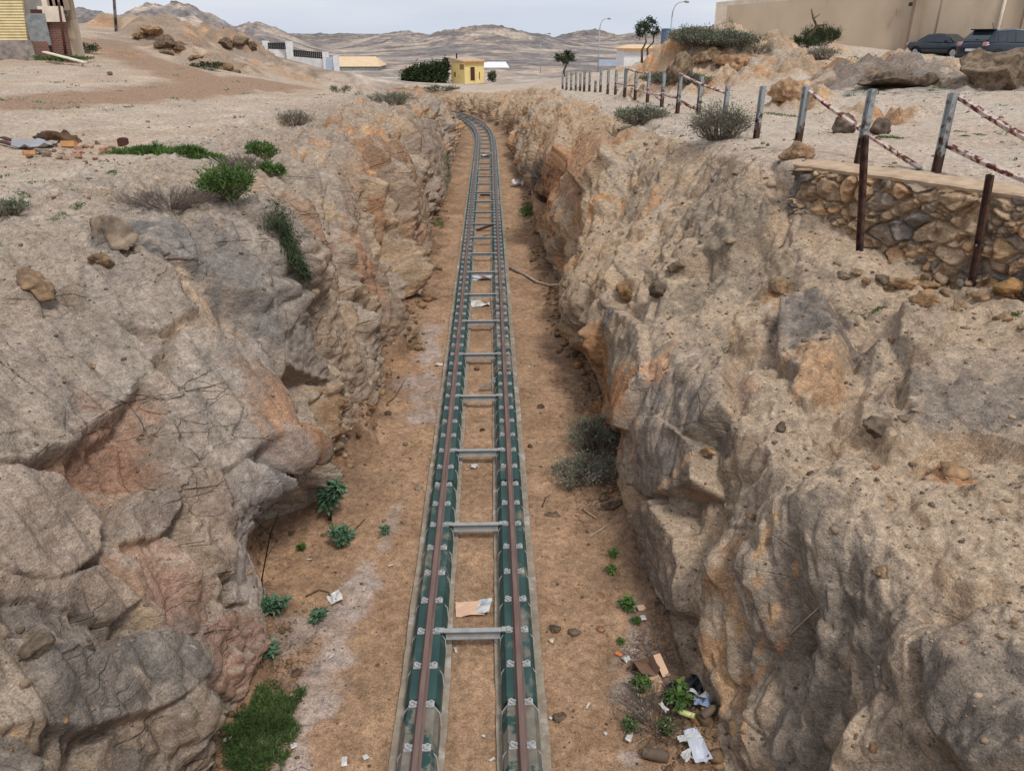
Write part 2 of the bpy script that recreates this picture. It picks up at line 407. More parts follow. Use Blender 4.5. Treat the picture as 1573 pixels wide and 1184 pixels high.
for px, py, Y in [(560, 140, 74), (600, 130, 96), (50, 92, 58), (0, 95, 58), (105, 82, 60), (150, 60, 78), (175, 47, 86), (230, 52, 88), (290, 62, 90), (330, 75, 92), (408, 82, 108), (445, 93, 106), (501, 107, 104), (519, 109, 104), (470, 118, 92), (350, 112, 64), (250, 95, 66), (640, 130, 104), (717, 128, 116), (690, 148, 96), (1350, 190, 22), (1530, 180, 20), (1525, 135, 29), (1400, 110, 40), (1450, 92, 49), (1560, 105, 45), (1250, 82, 46), (1150, 72, 46), (1060, 74, 46), (1000, 97, 50), (930, 110, 58), (870, 107, 74), (800, 125, 94), (985, 100, 74), (1200, 150, 27), (1100, 110, 36), (1390, 80, 58), (1120, 60, 60)]:
    p = atY(px, py, Y); PC.append((p.x, p.y, p.z))
PC += [(-90, 60, 7.5), (-75, 20, 5.8), (-40, 5, 5.4), (-90, 110, 7), (90, 20, 6), (90, 60, 7.2), (40, 5, 5.4), (90, 110, 5), (-15, 0, 5.15), (20, 0, 5.25), (-10, 115, 1.6), (10, 116, 1.9), (30, 110, 3), (-40, 125, 3)]
PC = np.array(PC)
def tps(r2): return np.where(r2 > 1e-9, r2 * np.log(np.maximum(r2, 1e-9)), 0)
_n = len(PC); _q = PC[:, :2] / 50
_K = tps(((_q[:, None] - _q[None]) ** 2).sum(2)) + np.eye(_n) * 0.004
_P = np.concatenate([np.ones((_n, 1)), _q], 1)
_w = np.linalg.solve(np.block([[_K, _P], [_P.T, np.zeros((3, 3))]]), np.concatenate([PC[:, 2], np.zeros(3)]))
def plateau(x, y):
    q = np.stack([np.ravel(x), np.ravel(y)], 1) / 50
    res = np.zeros(len(q))
    for i in range(_n): res += _w[i] * tps(((q - _q[i]) ** 2).sum(1))
    res += _w[_n] + q @ _w[_n + 1:]
    return np.clip(res, 0.8, 9.5).reshape(np.shape(x))

ys = list(np.linspace(-5, 1.8, 24)); y = 2.0
while y < 101:
    ys.append(y); y += max(0.022, 0.0030 * y)
YS = np.array(ys)
NR = len(YS)
def table(T, k, c):
    K = sorted(T)
    return np.interp(YS, K, [T[q][k][c] for q in K])
lf = np.interp(YS, LF[:, 0], LF[:, 1]); rf = np.interp(YS, RF[:, 0], RF[:, 1])
cols_x, cols_z, U = [], [], []
LIFT = 1.6 * sstep(91, 96, YS)
# left, from far out to the foot
lk = [(lf, np.zeros(NR))] + [(table(LT, k, 0), table(LT, k, 1)) for k in range(5)]
rk = [(rf, np.zeros(NR))] + [(table(RT, k, 0), table(RT, k, 1)) for k in range(7)]
def outer(side, x5, z5, n):
    res = []
    for i in range(n, 0, -1):
        d = (math.exp(i / n * 3.6) - 1) / (math.exp(3.6) - 1) * 84
        x = x5 + side * d
        pz = plateau(x, YS)
        res.append((x, z5 + (pz - z5) * float(sstep(0, 9, d)), side * (8 + d)))
    return res
for x, z, u in outer(-1, *lk[5], 90):
    cols_x.append(x); cols_z.append(z); U.append(u)
NSEG_L = [60, 50, 56, 56, 60]
for k in range(4, -1, -1):
    n = NSEG_L[k]
    for i in range(n):
        t = i / n
        cols_x.append(lk[k + 1][0] * (1 - t) + lk[k][0] * t); cols_z.append(lk[k + 1][1] * (1 - t) + lk[k][1] * t); U.append(-(k + 1 - t) - 0.0)
NFL = 100
for i in range(NFL + 1):
    t = i / NFL
    cols_x.append(lf * (1 - t) + rf * t); cols_z.append(np.zeros(NR)); U.append(0.0)
NSEG_R = [52, 50, 50, 76, 70, 30, 36]
for k in range(7):
    n = NSEG_R[k]
    for i in range(1, n + 1):
        t = i / n
        cols_x.append(rk[k][0] * (1 - t) + rk[k + 1][0] * t); cols_z.append(rk[k][1] * (1 - t) + rk[k + 1][1] * t); U.append(k + t)
for x, z, u in outer(1, *rk[7], 200)[::-1]:
    cols_x.append(x); cols_z.append(z); U.append(u)
X = np.array(cols_x).T; Z = np.maximum(np.array(cols_z).T, LIFT[:, None]); U = np.array(U); NC = len(U)
YY = np.repeat(YS[:, None], NC, 1)
def boxc(A, w):      # smooth across the section
    k = np.ones(2 * w + 1) / (2 * w + 1)
    P = np.pad(A, ((0, 0), (w, w)), mode='edge')
    c = np.cumsum(np.concatenate([np.zeros((len(A), 1)), P], 1), 1)
    return (c[:, 2 * w + 1:] - c[:, :-2 * w - 1]) / (2 * w + 1)
Xs, Zs = boxc(X, 6), boxc(Z, 6)
keep = np.ones(NC); keep[:20] = 0; keep[-20:] = 0
X = X + (Xs - X) * keep; Z = Z + (Zs - Z) * keep
tx = np.gradient(X, axis=1); tz = np.gradient(Z, axis=1)
ln = np.hypot(tx, tz) + 1e-9
nx = boxc(-tz / ln, 5); nz = boxc(tx / ln, 5)
ln = np.hypot(nx, nz) + 1e-9; nx /= ln; nz /= ln
P = np.stack([X.ravel(), YY.ravel(), Z.ravel()], 1).astype(np.float32)
MOUNDS = [(1068, 80, 47, 4.2, 4.0, 1.25), (1030, 92, 46, 1.6, 2, .8), (1135, 80, 45, 4.2, 3, .55), (1092, 100, 40, 2.6, 2, .6), (1400, 124, 33, 4.2, 2.0, .40), (1530, 122, 30, 2.6, 1.8, .3), (1215, 148, 27.5, 1.6, 1.1, .45), (1300, 122, 33, 2.6, 1.6, .35), (1350, 180, 23, 1.8, .9, .25), (1180, 100, 38, 3.5, 2.2, .4),
          (230, 50, 91, 7, 4, 1.2), (268, 64, 86, 5.5, 4, 1.9), (365, 66, 99, 7, 3.5, 1.9), (340, 98, 72, 4.0, 2.5, .8), (300, 85, 80, 5, 3, .7), (420, 100, 84, 5, 3, .35), (1030, 122, 36, 2.5, 1.5, .45)]
mmask = np.zeros(len(P), np.float32)
for px, py, Y, rx, ry, h in MOUNDS:
    c = atY(px, py, Y)
    dd = np.hypot((P[:, 0] - c.x) / rx, (P[:, 1] - Y) / ry)
    w = (1 - sstep(.35, 1.15, dd)).astype(np.float32)
    P[:, 2] += h * w
    mmask = np.maximum(mmask, 1 - sstep(.6, 1.25, dd))
side = np.sign(U); au = np.abs(U)
# how rocky each strip of the section is
amp = np.interp(au, [0, .15, .6, 2, 3, 4, 5, 6, 8, 9, 100], [.1, .55, .9, 1, .8, .5, .2, .12, .1, .1, .12])
ampR = np.interp(au, [0, .15, .6, 2, 3, 4, 5, 6, 7, 8, 9, 100], [.1, .5, .8, .85, .6, .5, .38, .08, .06, .06, .1, .2])
amp = np.where(side > 0, ampR, amp) * (side != 0)
AMP = np.repeat(amp[None], NR, 0).ravel().astype(np.float32)
AU = np.repeat(au[None], NR, 0).ravel().astype(np.float32); SD = np.repeat(side[None], NR, 0).ravel().astype(np.float32)
big = fbm(P * 0.16, 3, 11)
# outcrops breaking through the sand on both plateaus
outc = sstep(0.05, 0.3, fbm(P * np.array([.09, .09, .05]), 3, 21)) * (AU > 7.9) * np.where(SD > 0, 1.0, 0.6)
dist = np.hypot(P[:, 0], P[:, 1])
outc *= np.where(SD > 0, sstep(9, 12, P[:, 0]), sstep(50, 70, P[:, 1]))
outc = np.maximum(outc * .8, mmask * (AU > 5.5))
AMP = AMP + outc.astype(np.float32) * .6
# tilted bedding: long axis runs down-slope and away
def frame(p, a, b):
    a = Vector(a).normalized(); b = Vector(b); b = (b - a * b.dot(a)).normalized(); c = a.cross(b)
    Q = np.array([a, b, c], np.float32)
    return p @ Q.T
warp = np.stack([fbm(P * .7, 3, 31), fbm(P * .7, 3, 32), fbm(P * .7, 3, 33)], 1) * np.where(SD < 0, .06, .22)[:, None].astype(np.float32)
PL = frame(P + warp, (0.62, -0.25, -0.75), (0, 1, 0)); PR = frame(P + warp, (-0.35, -0.5, -0.8), (0, 1, .2))
PF = np.where((SD < 0)[:, None], PL * np.array([.42, .8, 1.3], np.float32), PR * np.array([.5, .8, 1.0], np.float32))
f1, e1, h1 = blocks(PF * np.array([.62, .80, .85], np.float32), 41, .9, 3.6, 1, .3, 1.0, .4)
fm, em, hm = blocks(PF * np.array([.50, .66, .6], np.float32) + 31, 45, 1.0, 1.8, 1, .3, 1.0, .5)   # negated below: sharp arrises instead of clefts
f2, e2, h2 = blocks(PF * np.array([1.5, 2.2, 2.4], np.float32) + 5, 42, .8, 3.2, 1, .4, 1.0, .5)
f3, e3, h3 = blocks(PF * np.array([3.4, 5.6, 7.0], np.float32) + 9, 43, .8, 3.0, 1, .5, 1.0, .6)
f1 = f1 * .95 - fm * .70
def saw(u, w=.10):
    t = u - np.floor(u)
    return np.where(t < 1 - w, t / (1 - w), (1 - t) / w) - .5
ub = np.where(SD < 0, PL @ np.array([.10, .80, .58], np.float32), PR @ np.array([.12, .75, .65], np.float32))
wv = fbm(P * .45, 3, 36)
bed = saw(ub * 1.15 + wv * .9) * sstep(-.25, .25, fbm(P * .5, 2, 37)) + .50 * saw(ub * 3.1 + wv * 1.7 + .3, .14) * sstep(-.1, .3, fbm(P * .8 + 7, 2, 38)) + .26 * saw(ub * 8.5 + wv * 3 + .6, .2) * sstep(0, .3, fbm(P * 1.1 + 17, 2, 39))
bed *= np.where(SD < 0, 1.0, .32)
f1 -= f1.mean(); f2 -= f2.mean(); f3 -= f3.mean()
fine = fbm(P * np.array([6, 6, 9]), 4, 51)
lump = fbm(P * 1.15, 4, 52)
gully = 1 - np.abs(fbm(PR * np.array([.45, 1.5, 1.2], np.float32), 3, 57)) * 2
blocky = np.where(SD > 0, sstep(0, .35, fbm(P * .35, 2, 58)) * .5 + .28, 1.0).astype(np.float32)
D = AMP * (bed * .42 + blocky * (f1 * 0.78 + f2 * 0.36 + f3 * 0.17 - 0.05 * (1 - sstep(0, .06, e1)) - 0.02 * (1 - sstep(0, .08, e2)))
           + (1 - blocky) * (f1 * .40 + lump * .14 + gully * .02 + f2 * .20 + f3 * .09) + .02 * fine)
# the slabs and ledges that can be told apart in the near walls: outline, how far each stands proud, tilt, colour of its rock
SLABS = [([(-40, 520), (120, 500), (235, 560), (215, 595), (200, 612), (150, 668), (105, 693), (60, 705), (38, 722), (-40, 735)], .24, (0, .04), (150, 138, 127)),
         ([(40, 722), (105, 695), (205, 610), (240, 650), (232, 700), (235, 750), (190, 770), (170, 790), (140, 790), (90, 755)], -.04, (0, .05), (164, 124, 100)),
         ([(-40, 735), (35, 735), (90, 755), (138, 795), (132, 860), (100, 890), (60, 900), (-40, 880)], .20, (.05, 0), (160, 141, 126)),
         ([(172, 800), (188, 775), (235, 762), (262, 790), (245, 815), (215, 838), (165, 840)], .24, (.1, .1), (152, 138, 128)),
         ([(215, 598), (245, 620), (290, 690), (318, 760), (332, 840), (330, 895), (312, 890), (285, 840), (262, 790), (240, 740), (235, 650)], .30, (.0, .18), (154, 133, 117)),
         ([(250, 545), (330, 540), (400, 600), (440, 680), (470, 715), (478, 742), (400, 690), (345, 725), (310, 745), (280, 680), (245, 615)], .36, (0, .1), (172, 158, 145)),
         ([(325, 745), (372, 790), (388, 850), (388, 905), (372, 945), (345, 930), (335, 880), (338, 830)], .24, (0, .15), (164, 153, 146)),
         ([(150, 850), (190, 835), (250, 830), (305, 890), (312, 960), (290, 1000), (230, 985), (180, 930), (135, 900)], .06, (0, .1), (160, 126, 109)),
         ([(-40, 890), (60, 905), (130, 885), (185, 940), (150, 965), (90, 950), (-40, 930)], .22, (.05, .1), (150, 130, 114)),
         ([(-40, 940), (60, 955), (115, 1020), (60, 1000), (-40, 985)], .15, (.05, .1), (140, 124, 110)),
         ([(-40, 1000), (60, 1005), (110, 1025), (190, 990), (240, 1000), (275, 1025), (278, 1050), (240, 1085), (190, 1110), (120, 1120), (-40, 1140)], .34, (.08, .0), (140, 130, 120)),
         ([(130, 1150), (200, 1110), (255, 1085), (290, 1120), (310, 1200), (140, 1200)], .16, (.1, .1), (134, 118, 105)),
         ([(300, 960), (345, 940), (385, 985), (380, 1050), (350, 1080), (310, 1060), (285, 1010)], .14, (.1, .0), (152, 114, 98)),
         ([(430, 310), (460, 330), (480, 400), (520, 520), (560, 620), (575, 690), (545, 680), (505, 600), (465, 480), (432, 400)], .30, (0, .2), (158, 136, 116)),
         ([(330, 330), (415, 320), (430, 400), (470, 520), (495, 590), (440, 560), (390, 500), (370, 430), (335, 380)], .14, (.05, .1), (142, 134, 127)),
         ([(300, 410), (345, 395), (385, 440), (388, 482), (350, 470), (310, 445)], .34, (.2, .1), (172, 144, 112)),
         ([(360, 520), (395, 540), (430, 620), (450, 700), (430, 690), (390, 600)], .20, (0, .1), (174, 164, 156)),
         ([(500, 225), (530, 250), (560, 400), (600, 480), (640, 525), (600, 560), (560, 480), (520, 380), (492, 290)], .34, (0, .2), (152, 128, 108)),
         ([(560, 230), (590, 240), (630, 330), (650, 400), (645, 450), (610, 400), (575, 310)], .34, (0, .2), (146, 122, 104)),
         ([(610, 190), (640, 200), (665, 280), (668, 325), (645, 310), (620, 250)], .4, (0, .2), (140, 124, 112)),
         ([(120, 420), (230, 400), (300, 480), (240, 520), (140, 490)], .12, (.05, .05), (142, 132, 124)),
         ([(150, 340), (200, 330), (290, 370), (300, 420), (210, 400), (150, 385)], .16, (.1, .05), (140, 134, 130)),
         ([(905, 495), (945, 475), (1005, 515), (1015, 600), (985, 655), (955, 650), (920, 580)], .22, (.1, 0), (146, 130, 112)),
         ([(1000, 570), (1060, 540), (1120, 560), (1115, 640), (1060, 675), (990, 665), (985, 610)], .22, (0, .1), (134, 125, 116)),
         ([(960, 655), (1020, 650), (1080, 690), (1070, 745), (1000, 765), (965, 730)], .16, (0, .1), (140, 126, 114)),
         ([(975, 800), (1010, 770), (1050, 830), (1060, 940), (1030, 940), (1000, 880)], .16, (0, .1), (124, 110, 98)),
         ([(1395, 590), (1450, 575), (1573, 590), (1620, 600), (1620, 720), (1480, 690), (1400, 685)], .30, (.1, .1), (128, 118, 110)),
         ([(1430, 1000), (1520, 960), (1620, 1000), (1620, 1200), (1500, 1200), (1440, 1100)], .26, (.1, .1), (120, 112, 105)),
         ([(1205, 475), (1262, 462), (1292, 520), (1245, 590), (1200, 560)], .22, (0, .1), (124, 115, 108)),
         ([(1215, 605), (1250, 545), (1290, 532), (1278, 590), (1240, 628)], .14, (.1, .1), (190, 154, 118)),
         ([(1385, 480), (1440, 470), (1460, 520), (1420, 560), (1380, 530)], .18, (.1, .1), (150, 132, 114)),
         ([(1080, 330), (1160, 300), (1200, 340), (1130, 390), (1070, 400)], .20, (.1, .1), (138, 126, 112)),
         ([(880, 200), (930, 180), (950, 260), (910, 300), (880, 270)], .3, (.1, .1), (180, 142, 108)),
         ([(830, 190), (865, 185), (880, 250), (850, 300), (832, 260)], .3, (.1, .1), (184, 152, 120))]
from mathutils.bvhtree import BVHTree
jr = int(np.searchsorted(YS, 60)); rs = np.arange(0, jr, 5); cs = np.arange(40, NC - 40, 4)
Bg = P.reshape(NR, NC, 3)[np.ix_(rs, cs)]
kk = np.arange(len(rs) * len(cs)).reshape(len(rs), len(cs))
bq_ = np.stack([kk[:-1, :-1].ravel(), kk[:-1, 1:].ravel(), kk[1:, 1:].ravel(), kk[1:, :-1].ravel()], 1)
bvh = BVHTree.FromPolygons([tuple(v) for v in Bg.reshape(-1, 3).tolist()], [tuple(v) for v in bq_.tolist()])
CAM0 = Vector((CX, 0, CZ))
def poly_sdf(q, poly):
    d = np.full(len(q), 1e9); inside = np.zeros(len(q), bool); n = len(poly)
    for i in range(n):
        a = poly[i]; b = poly[(i + 1) % n]; e = b - a; w = q - a
        t = np.clip((w @ e) / (e @ e + 1e-9), 0, 1)
        d = np.minimum(d, ((w - t[:, None] * e) ** 2).sum(1))
        c1 = (a[1] <= q[:, 1]) & (b[1] > q[:, 1]); c2 = (b[1] <= q[:, 1]) & (a[1] > q[:, 1])
        cr = e[0] * w[:, 1] - e[1] * w[:, 0]
        inside ^= (c1 & (cr > 0)) | (c2 & (cr < 0))
    return np.sqrt(d) * np.where(inside, -1, 1)
quiet = np.where(SD < 0, .62, .8).astype(np.float32)
D = D * np.where(P[:, 1] < 13, quiet, np.where(P[:, 1] < 20, (quiet + 1) / 2, 1))
SLABW = np.zeros(len(P), np.float32); SLABC = np.zeros((len(P), 3), np.float32)
en = np.stack([fbm(P * 2.6, 3, 151), fbm(P * 2.6, 3, 152)], 1) * .07
for pol, hgt, tlt, colr in SLABS:
    hp3 = []; nn3 = []
    for q in pol:
        loc, nor, _, _ = bvh.ray_cast(CAM0, ray(*q).normalized())
        if loc is not None: hp3.append(np.array(loc)); nn3.append(np.array(nor) * (1 if nor.z > 0 else -1))
    if len(hp3) < 4: continue
    hp3 = np.array(hp3); c = hp3.mean(0); nn = np.mean(nn3, 0); nn /= np.linalg.norm(nn)
    e1_ = hp3[len(hp3) // 2] - hp3[0]; e1_ -= nn * (e1_ @ nn); e1_ /= np.linalg.norm(e1_); e2_ = np.cross(nn, e1_)
    rad = np.linalg.norm(hp3 - c, axis=1).max() + .5
    sel = np.where((np.abs(P[:, 1] - c[1]) < rad) & (np.abs(P[:, 0] - c[0]) < rad))[0]
    v = P[sel] - c
    q = np.stack([v @ e1_, v @ e2_], 1)
    poly = np.stack([(hp3 - c) @ e1_, (hp3 - c) @ e2_], 1)
    sd = poly_sdf(q + en[sel], poly)
    okd = np.abs(v @ nn) < 1.1
    pl_ = hgt + (tlt[0] * q[:, 0] + tlt[1] * q[:, 1]) * .8 + .13 * D[sel] + .05 * bed[sel] + .05 * f3[sel]
    if hgt > 0: val = np.maximum(D[sel], pl_ - (6 if c[0] < 0 else 3.5) * np.maximum(sd, 0))
    else: val = np.minimum(D[sel], pl_ + 6 * np.maximum(sd, 0))
    D[sel] = np.where(okd & (sd < .3), val, D[sel])
    w = np.where(okd, 1 - sstep(-.03, .05, sd), 0)
    SLABC[sel] = SLABC[sel] * (1 - w[:, None]) + np.array(lin(colr)) * w[:, None]
    SLABW[sel] = np.maximum(SLABW[sel], w)
sandy = np.clip(1 - AMP, 0, 1)
D += sandy * (0.06 * fbm(P * .5, 3, 53) * sstep(0.5, 3, AU) + 0.018 * fbm(P * 4, 3, 54) + .008 * fine)
# floor: trodden, drifting against the footings
fl = (AU == 0)
D += fl * (0.035 * fbm(P * 1.3, 3, 55) + 0.012)
edge_l = P[:, 0] - np.repeat(lf, NC); edge_r = np.repeat(rf, NC) - P[:, 0]
eg = np.minimum(edge_l, edge_r)
DRIFT = .20 * (.7 + fbm(P * np.array([1.5, 1.0, 0]), 2, 56)) * np.where(fl, 1 - sstep(0, .9, eg), 1 - sstep(0, .45, AU))
D += fl * (.055 * fbm(P * 2.6, 4, 59) - .03 * sstep(.55, .8, fbm(P * 4.5, 2, 60))) * sstep(.95, 1.2, np.abs(P[:, 0] - track_x(P[:, 1])))
tr = np.abs(P[:, 0] - track_x(P[:, 1]))
D = np.where(fl & (tr < 1.1), np.minimum(D, 0.055), D)
D *= np.where((AU > 20), 1.0, 1.0)
NX, NZ = nx.ravel(), nz.ravel()
ND = P.copy()
NXf = np.where(fl, 0, NX); NZf = np.where(fl, 1, NZ)
ND[:, 0] += NXf * D; ND[:, 2] += NZf * D + DRIFT
# masonry terrace: keep the ground behind the stone wall flat and clear
# normals after displacement
G = ND.reshape(NR, NC, 3)
gu = np.gradient(G, axis=1); gv = np.gradient(G, axis=0)
NN = np.cross(gu, gv).reshape(-1, 3); NN /= np.linalg.norm(NN, axis=1)[:, None] + 1e-9
# quads
ii = np.arange((NR - 1) * (NC)).reshape(NR - 1, NC)[:, :-1].ravel()
quads = np.stack([ii, ii + 1, ii + NC + 1, ii + NC], 1)
tme = np_mesh('terrain', ND, quads, False)
terrain = kind(link('terrain', tme, M['terrain']), 'structure')

# ------------------------------------------------------------------ hills beyond
hy = [97.5]
while hy[-1] < 2300: hy.append(hy[-1] * 1.011)
HY = np.array(hy); az = np.linspace(R(-46), R(46), 620)
HX = HY[:, None] * np.tan(az)[None]; HYY = np.repeat(HY[:, None], len(az), 1)
px_az = lambda px: math.atan((px - 786.5) / 1298) + YAW
AZ = np.repeat(az[None], len(HY), 0); LR = np.log(HYY)
HZ = np.zeros_like(HX)
def hill(px, top, r0, wpx, s0, s1):
    h = (58 - top) / 1298 * r0 + 7.3
    dl = LR - math.log(r0)
    return h * np.exp(-((AZ - px_az(px)) / (wpx / 1298)) ** 2) * np.exp(-np.where(dl < 0, (dl / s0) ** 2, (dl / s1) ** 2))
H = np.maximum.reduce([hill(745, 51, 560, 130, .42, .3), hill(620, 56, 640, 90, .42, .3), hill(265, 26, 470, 110, .5, .3), hill(90, 30, 520, 150, .5, .3), hill(-200, 30, 520, 200, .5, .3), hill(390, 46, 520, 70, .5, .3), hill(830, 66, 480, 60, .35, .3),
                       hill(905, 52, 1100, 60, .3, .3), hill(1000, 54, 1000, 80, .3, .3), hill(1150, 48, 900, 200, .3, .3), hill(520, 56, 1300, 300, .4, .3)])
pl = plateau(HX, HYY)
bl = sstep(118, 165, HYY)
hp = np.stack([HX.ravel(), HYY.ravel(), np.zeros(HX.size)], 1)
rg = (1 - np.abs(fbm(hp * .018, 4, 61))) ** 3
ns = (fbm(hp * 0.02, 5, 62) * 0.6 + (rg - .5) * .5).reshape(HX.shape)
fh, fe, fid = facet(hp * np.array([.07, .035, 1]), 63, .8)
fh = fh.reshape(HX.shape)
hamp = sstep(150, 380, HYY) * np.clip(H, 1.0, 14) / 10
HZ = pl * (1 - bl) + bl * (0.6 + H) + hamp * (ns * 3.4 + fh * 1.5 + 2.2 * (1 - np.abs(fbm(hp * .05, 5, 68, .6)) * 2.2).reshape(HX.shape) + 1.5 * fbm(hp * .14, 5, 69, .6).reshape(HX.shape)) + 0.12 * fbm(hp * .35, 3, 64).reshape(HX.shape)
HZ -= 3.0 * (1 - sstep(97, 101.5, HYY))
nh = len(az)
ii = np.arange((len(HY) - 1) * nh).reshape(len(HY) - 1, nh)[:, :-1].ravel()
HV = np.stack([HX.ravel(), HYY.ravel(), HZ.ravel()], 1)
hme = np_mesh('hills', HV, np.stack([ii, ii + 1, ii + nh + 1, ii + nh], 1), True)
hills = kind(link('hills', hme, M['hills']), 'structure')
rk1 = fbm(hp * np.array([.06, .045, 1]), 6, 65, .68).reshape(HX.shape)
rockc = (sstep(-.28, .14, ns * .5 + fh * .18 + rk1 * 1.1) * sstep(115, 200, HYY)).ravel()[:, None] * .85
c_s = np.array(lin((176, 160, 145))); c_g = np.array(lin((112, 107, 107))); c_o = np.array(lin((186, 162, 140)))
om = sstep(.1, .4, fbm(hp * .03, 3, 66))[:, None] * .6
HC = (c_s * (1 - om) + c_o * om) * (1 - rockc) + c_g * (0.8 + .5 * rnd(fid, 9)[:, None]) * rockc
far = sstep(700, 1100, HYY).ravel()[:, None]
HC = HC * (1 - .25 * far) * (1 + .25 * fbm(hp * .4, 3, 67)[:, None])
set_col(hme, 'col', HC * 0.9)
bpy.context.view_layer.update()
CAMP = Vector((CX, 0, CZ))
def hit(px, py):
    d = ray(px, py).normalized(); best = None
    for o in (terrain, hills):
        ok, p, n, i = o.ray_cast(CAMP, d)
        if ok and (best is None or (p - CAMP).length < (best[0] - CAMP).length): best = (p.copy(), n.copy())
    return best if best else (atY(px, py, 60), Vector((0, 0, 1)))
def drop(x, y):
    best = None
    for o in (terrain, hills):
        ok, p, n, i = o.ray_cast(Vector((x, y, 40)), Vector((0, 0, -1)))
        if ok and (best is None or p.z > best.z): best = p.copy()
    return best.z if best else 0

# ------------------------------------------------------------------ what the ground is made of
sl_ = 1 - np.abs(NN[:, 2])
Gn = NN.reshape(NR, NC, 3)[..., 2]
nv = fbm(ND * 1.1, 4, 71); nv2 = fbm(ND * 3.5, 4, 72); nlow = fbm(ND * .28, 3, 73)
rock = sstep(.10, .42, sl_ + .22 * nv + .12 * nv2) * sstep(.15, .5, AMP + .2 * nv)
rock = np.maximum(rock, outc * sstep(-.3, .2, nv))
rock = np.where(fl, rock * 0, rock)
C = lambda *c: np.array(lin(c), np.float32)
sand_p = C(188, 172, 155); sand_o = C(182, 158, 136); floor_c = C(166, 134, 106); dust = C(178, 160, 148)
grey = C(162, 149, 136); brown = C(174, 150, 126); tan_ = C(184, 158, 130); orange = C(186, 142, 104); dark = C(120, 108, 98); pink = C(158, 120, 100)
r4 = rnd(h1, 11); r5 = rnd(h2, 12); r6 = rnd(h3, 13)
warm = np.clip(sstep(10, 26, ND[:, 1]) * .75 + np.where(SD > 0, .12, .05) + .45 * nlow, 0, 1)
base = grey[None] * (1 - r4[:, None]) + brown[None] * r4[:, None]
t_ = sstep(.62, .8, r5 * .7 + warm * .6)[:, None] * .8
base = base * (1 - t_) + tan_ * t_
t_ = sstep(.80, .95, rnd(h2, 14) * .55 + warm * .65 + .15 * nv)[:, None] * .85
base = base * (1 - t_) + orange * t_
t_ = (sstep(.72, .9, rnd(h1, 15)) * .35 + .5 * sstep(.2, .6, fbm(ND * .9, 4, 75)))[:, None]
base = base * (1 - t_) + dark * t_
base = base * (0.84 + .32 * r6[:, None]) * (1 + .18 * nv2[:, None])
base = base * np.where((SD > 0)[:, None], np.array([1.03, 1.0, .94], np.float32), np.array([.99, .98, .965], np.float32))
# bedding streaks
st = fbm(np.where((SD < 0)[:, None], PL, PR) * np.array([1.2, 2.0, 16], np.float32), 3, 76)
base = base * (1 + .22 * st[:, None])
sand = sand_p * (1 - .5 * sstep(-.1, .4, nlow)[:, None]) + sand_o * (.5 * sstep(-.1, .4, nlow)[:, None])
sand = sand * (1 + .12 * nv[:, None] + .08 * nv2[:, None])
slope_soil = (SD > 0) & (AU < 5.2)
ss = np.where(slope_soil, .75, np.where(SD < 0, .8 * (1 - sstep(4.4, 5.6, AU + .5 * nv)), 0))[:, None]
sand = sand * (1 - ss) + np.where((SD < 0)[:, None], C(158, 143, 128), C(174, 150, 124)) * (1 + .25 * nv2[:, None]) * ss
lp = ((SD < 0) & (AU > 5))[:, None]
sand = np.where(lp, sand * np.array([.93, .90, .87], np.float32) * (1 + .22 * fbm(ND * .8, 4, 84))[:, None], sand)
# dirt road sweeping across the left plateau: beaten, browner earth
def seg_d(pts):
    d = np.full(len(ND), 99.0)
    for (a, b) in zip(pts[:-1], pts[1:]):
        ax, ay = a; bx, by = b
        t = np.clip(((ND[:, 0] - ax) * (bx - ax) + (ND[:, 1] - ay) * (by - ay)) / ((bx - ax) ** 2 + (by - ay) ** 2), 0, 1)
        d = np.minimum(d, np.hypot(ND[:, 0] - ax - t * (bx - ax), ND[:, 1] - ay - t * (by - ay)))
    return d
road1 = [tuple(at(*q)[:2]) for q in [(-250, 165, 5.05), (0, 158, 5.05), (200, 146, 4.85), (330, 134, 4.7), (430, 126, 4.4)]]
road2 = [(hit(*q)[0].x, hit(*q)[0].y) for q in [(330, 128), (260, 105), (190, 80), (160, 66)]]
rd = np.minimum(seg_d(road1) / 3.6, seg_d(road2) / 3.0)
rm = ((1 - sstep(.6, 1.15, rd + .25 * nv)) * .9 * (SD < 0) * (AU > 7))[:, None]
sand = sand * (1 - rm) + C(152, 124, 101) * rm
# floor: rusty sand, salt-white drifts, darker debris at the feet of the walls
fc = floor_c * (1 + .24 * nv[:, None] + .24 * nv2[:, None])
salt = [tuple(at(*q, 0)[:2]) for q in [(450, 1200), (470, 1120), (490, 1050), (520, 980), (560, 900), (600, 820), (612, 780)]]
salt2 = [tuple(at(*q, 0)[:2]) for q in [(560, 905), (520, 960), (455, 960), (430, 1010)]]
salt3 = [tuple(at(*q, 0)[:2]) for q in [(975, 1160), (985, 1050), (978, 985), (970, 940)]]
salt4 = [tuple(at(*q, 0)[:2]) for q in [(640, 640), (655, 560), (668, 500)]]
sdist = np.minimum.reduce([seg_d(salt) / .20, seg_d(salt2) / .16, seg_d(salt3) / .17, seg_d(salt4) / .35])
t_ = ((1 - sstep(.2, 1.3, sdist + 1.6 * nv + 1.3 * nv2)) * .6)[:, None]
fc = fc * (1 - t_) + C(190, 176, 168) * t_
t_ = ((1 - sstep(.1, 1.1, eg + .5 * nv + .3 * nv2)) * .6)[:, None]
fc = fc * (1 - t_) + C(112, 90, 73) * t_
t_ = (sstep(.1, .45, fbm(ND * 2.2, 4, 79)) * .4)[:, None]
fc = fc * (1 - t_) + C(140, 108, 82) * t_
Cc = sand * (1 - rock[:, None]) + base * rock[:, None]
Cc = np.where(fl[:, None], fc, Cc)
w_ = (SLABW * .62 * (.35 + .65 * rock))[:, None]
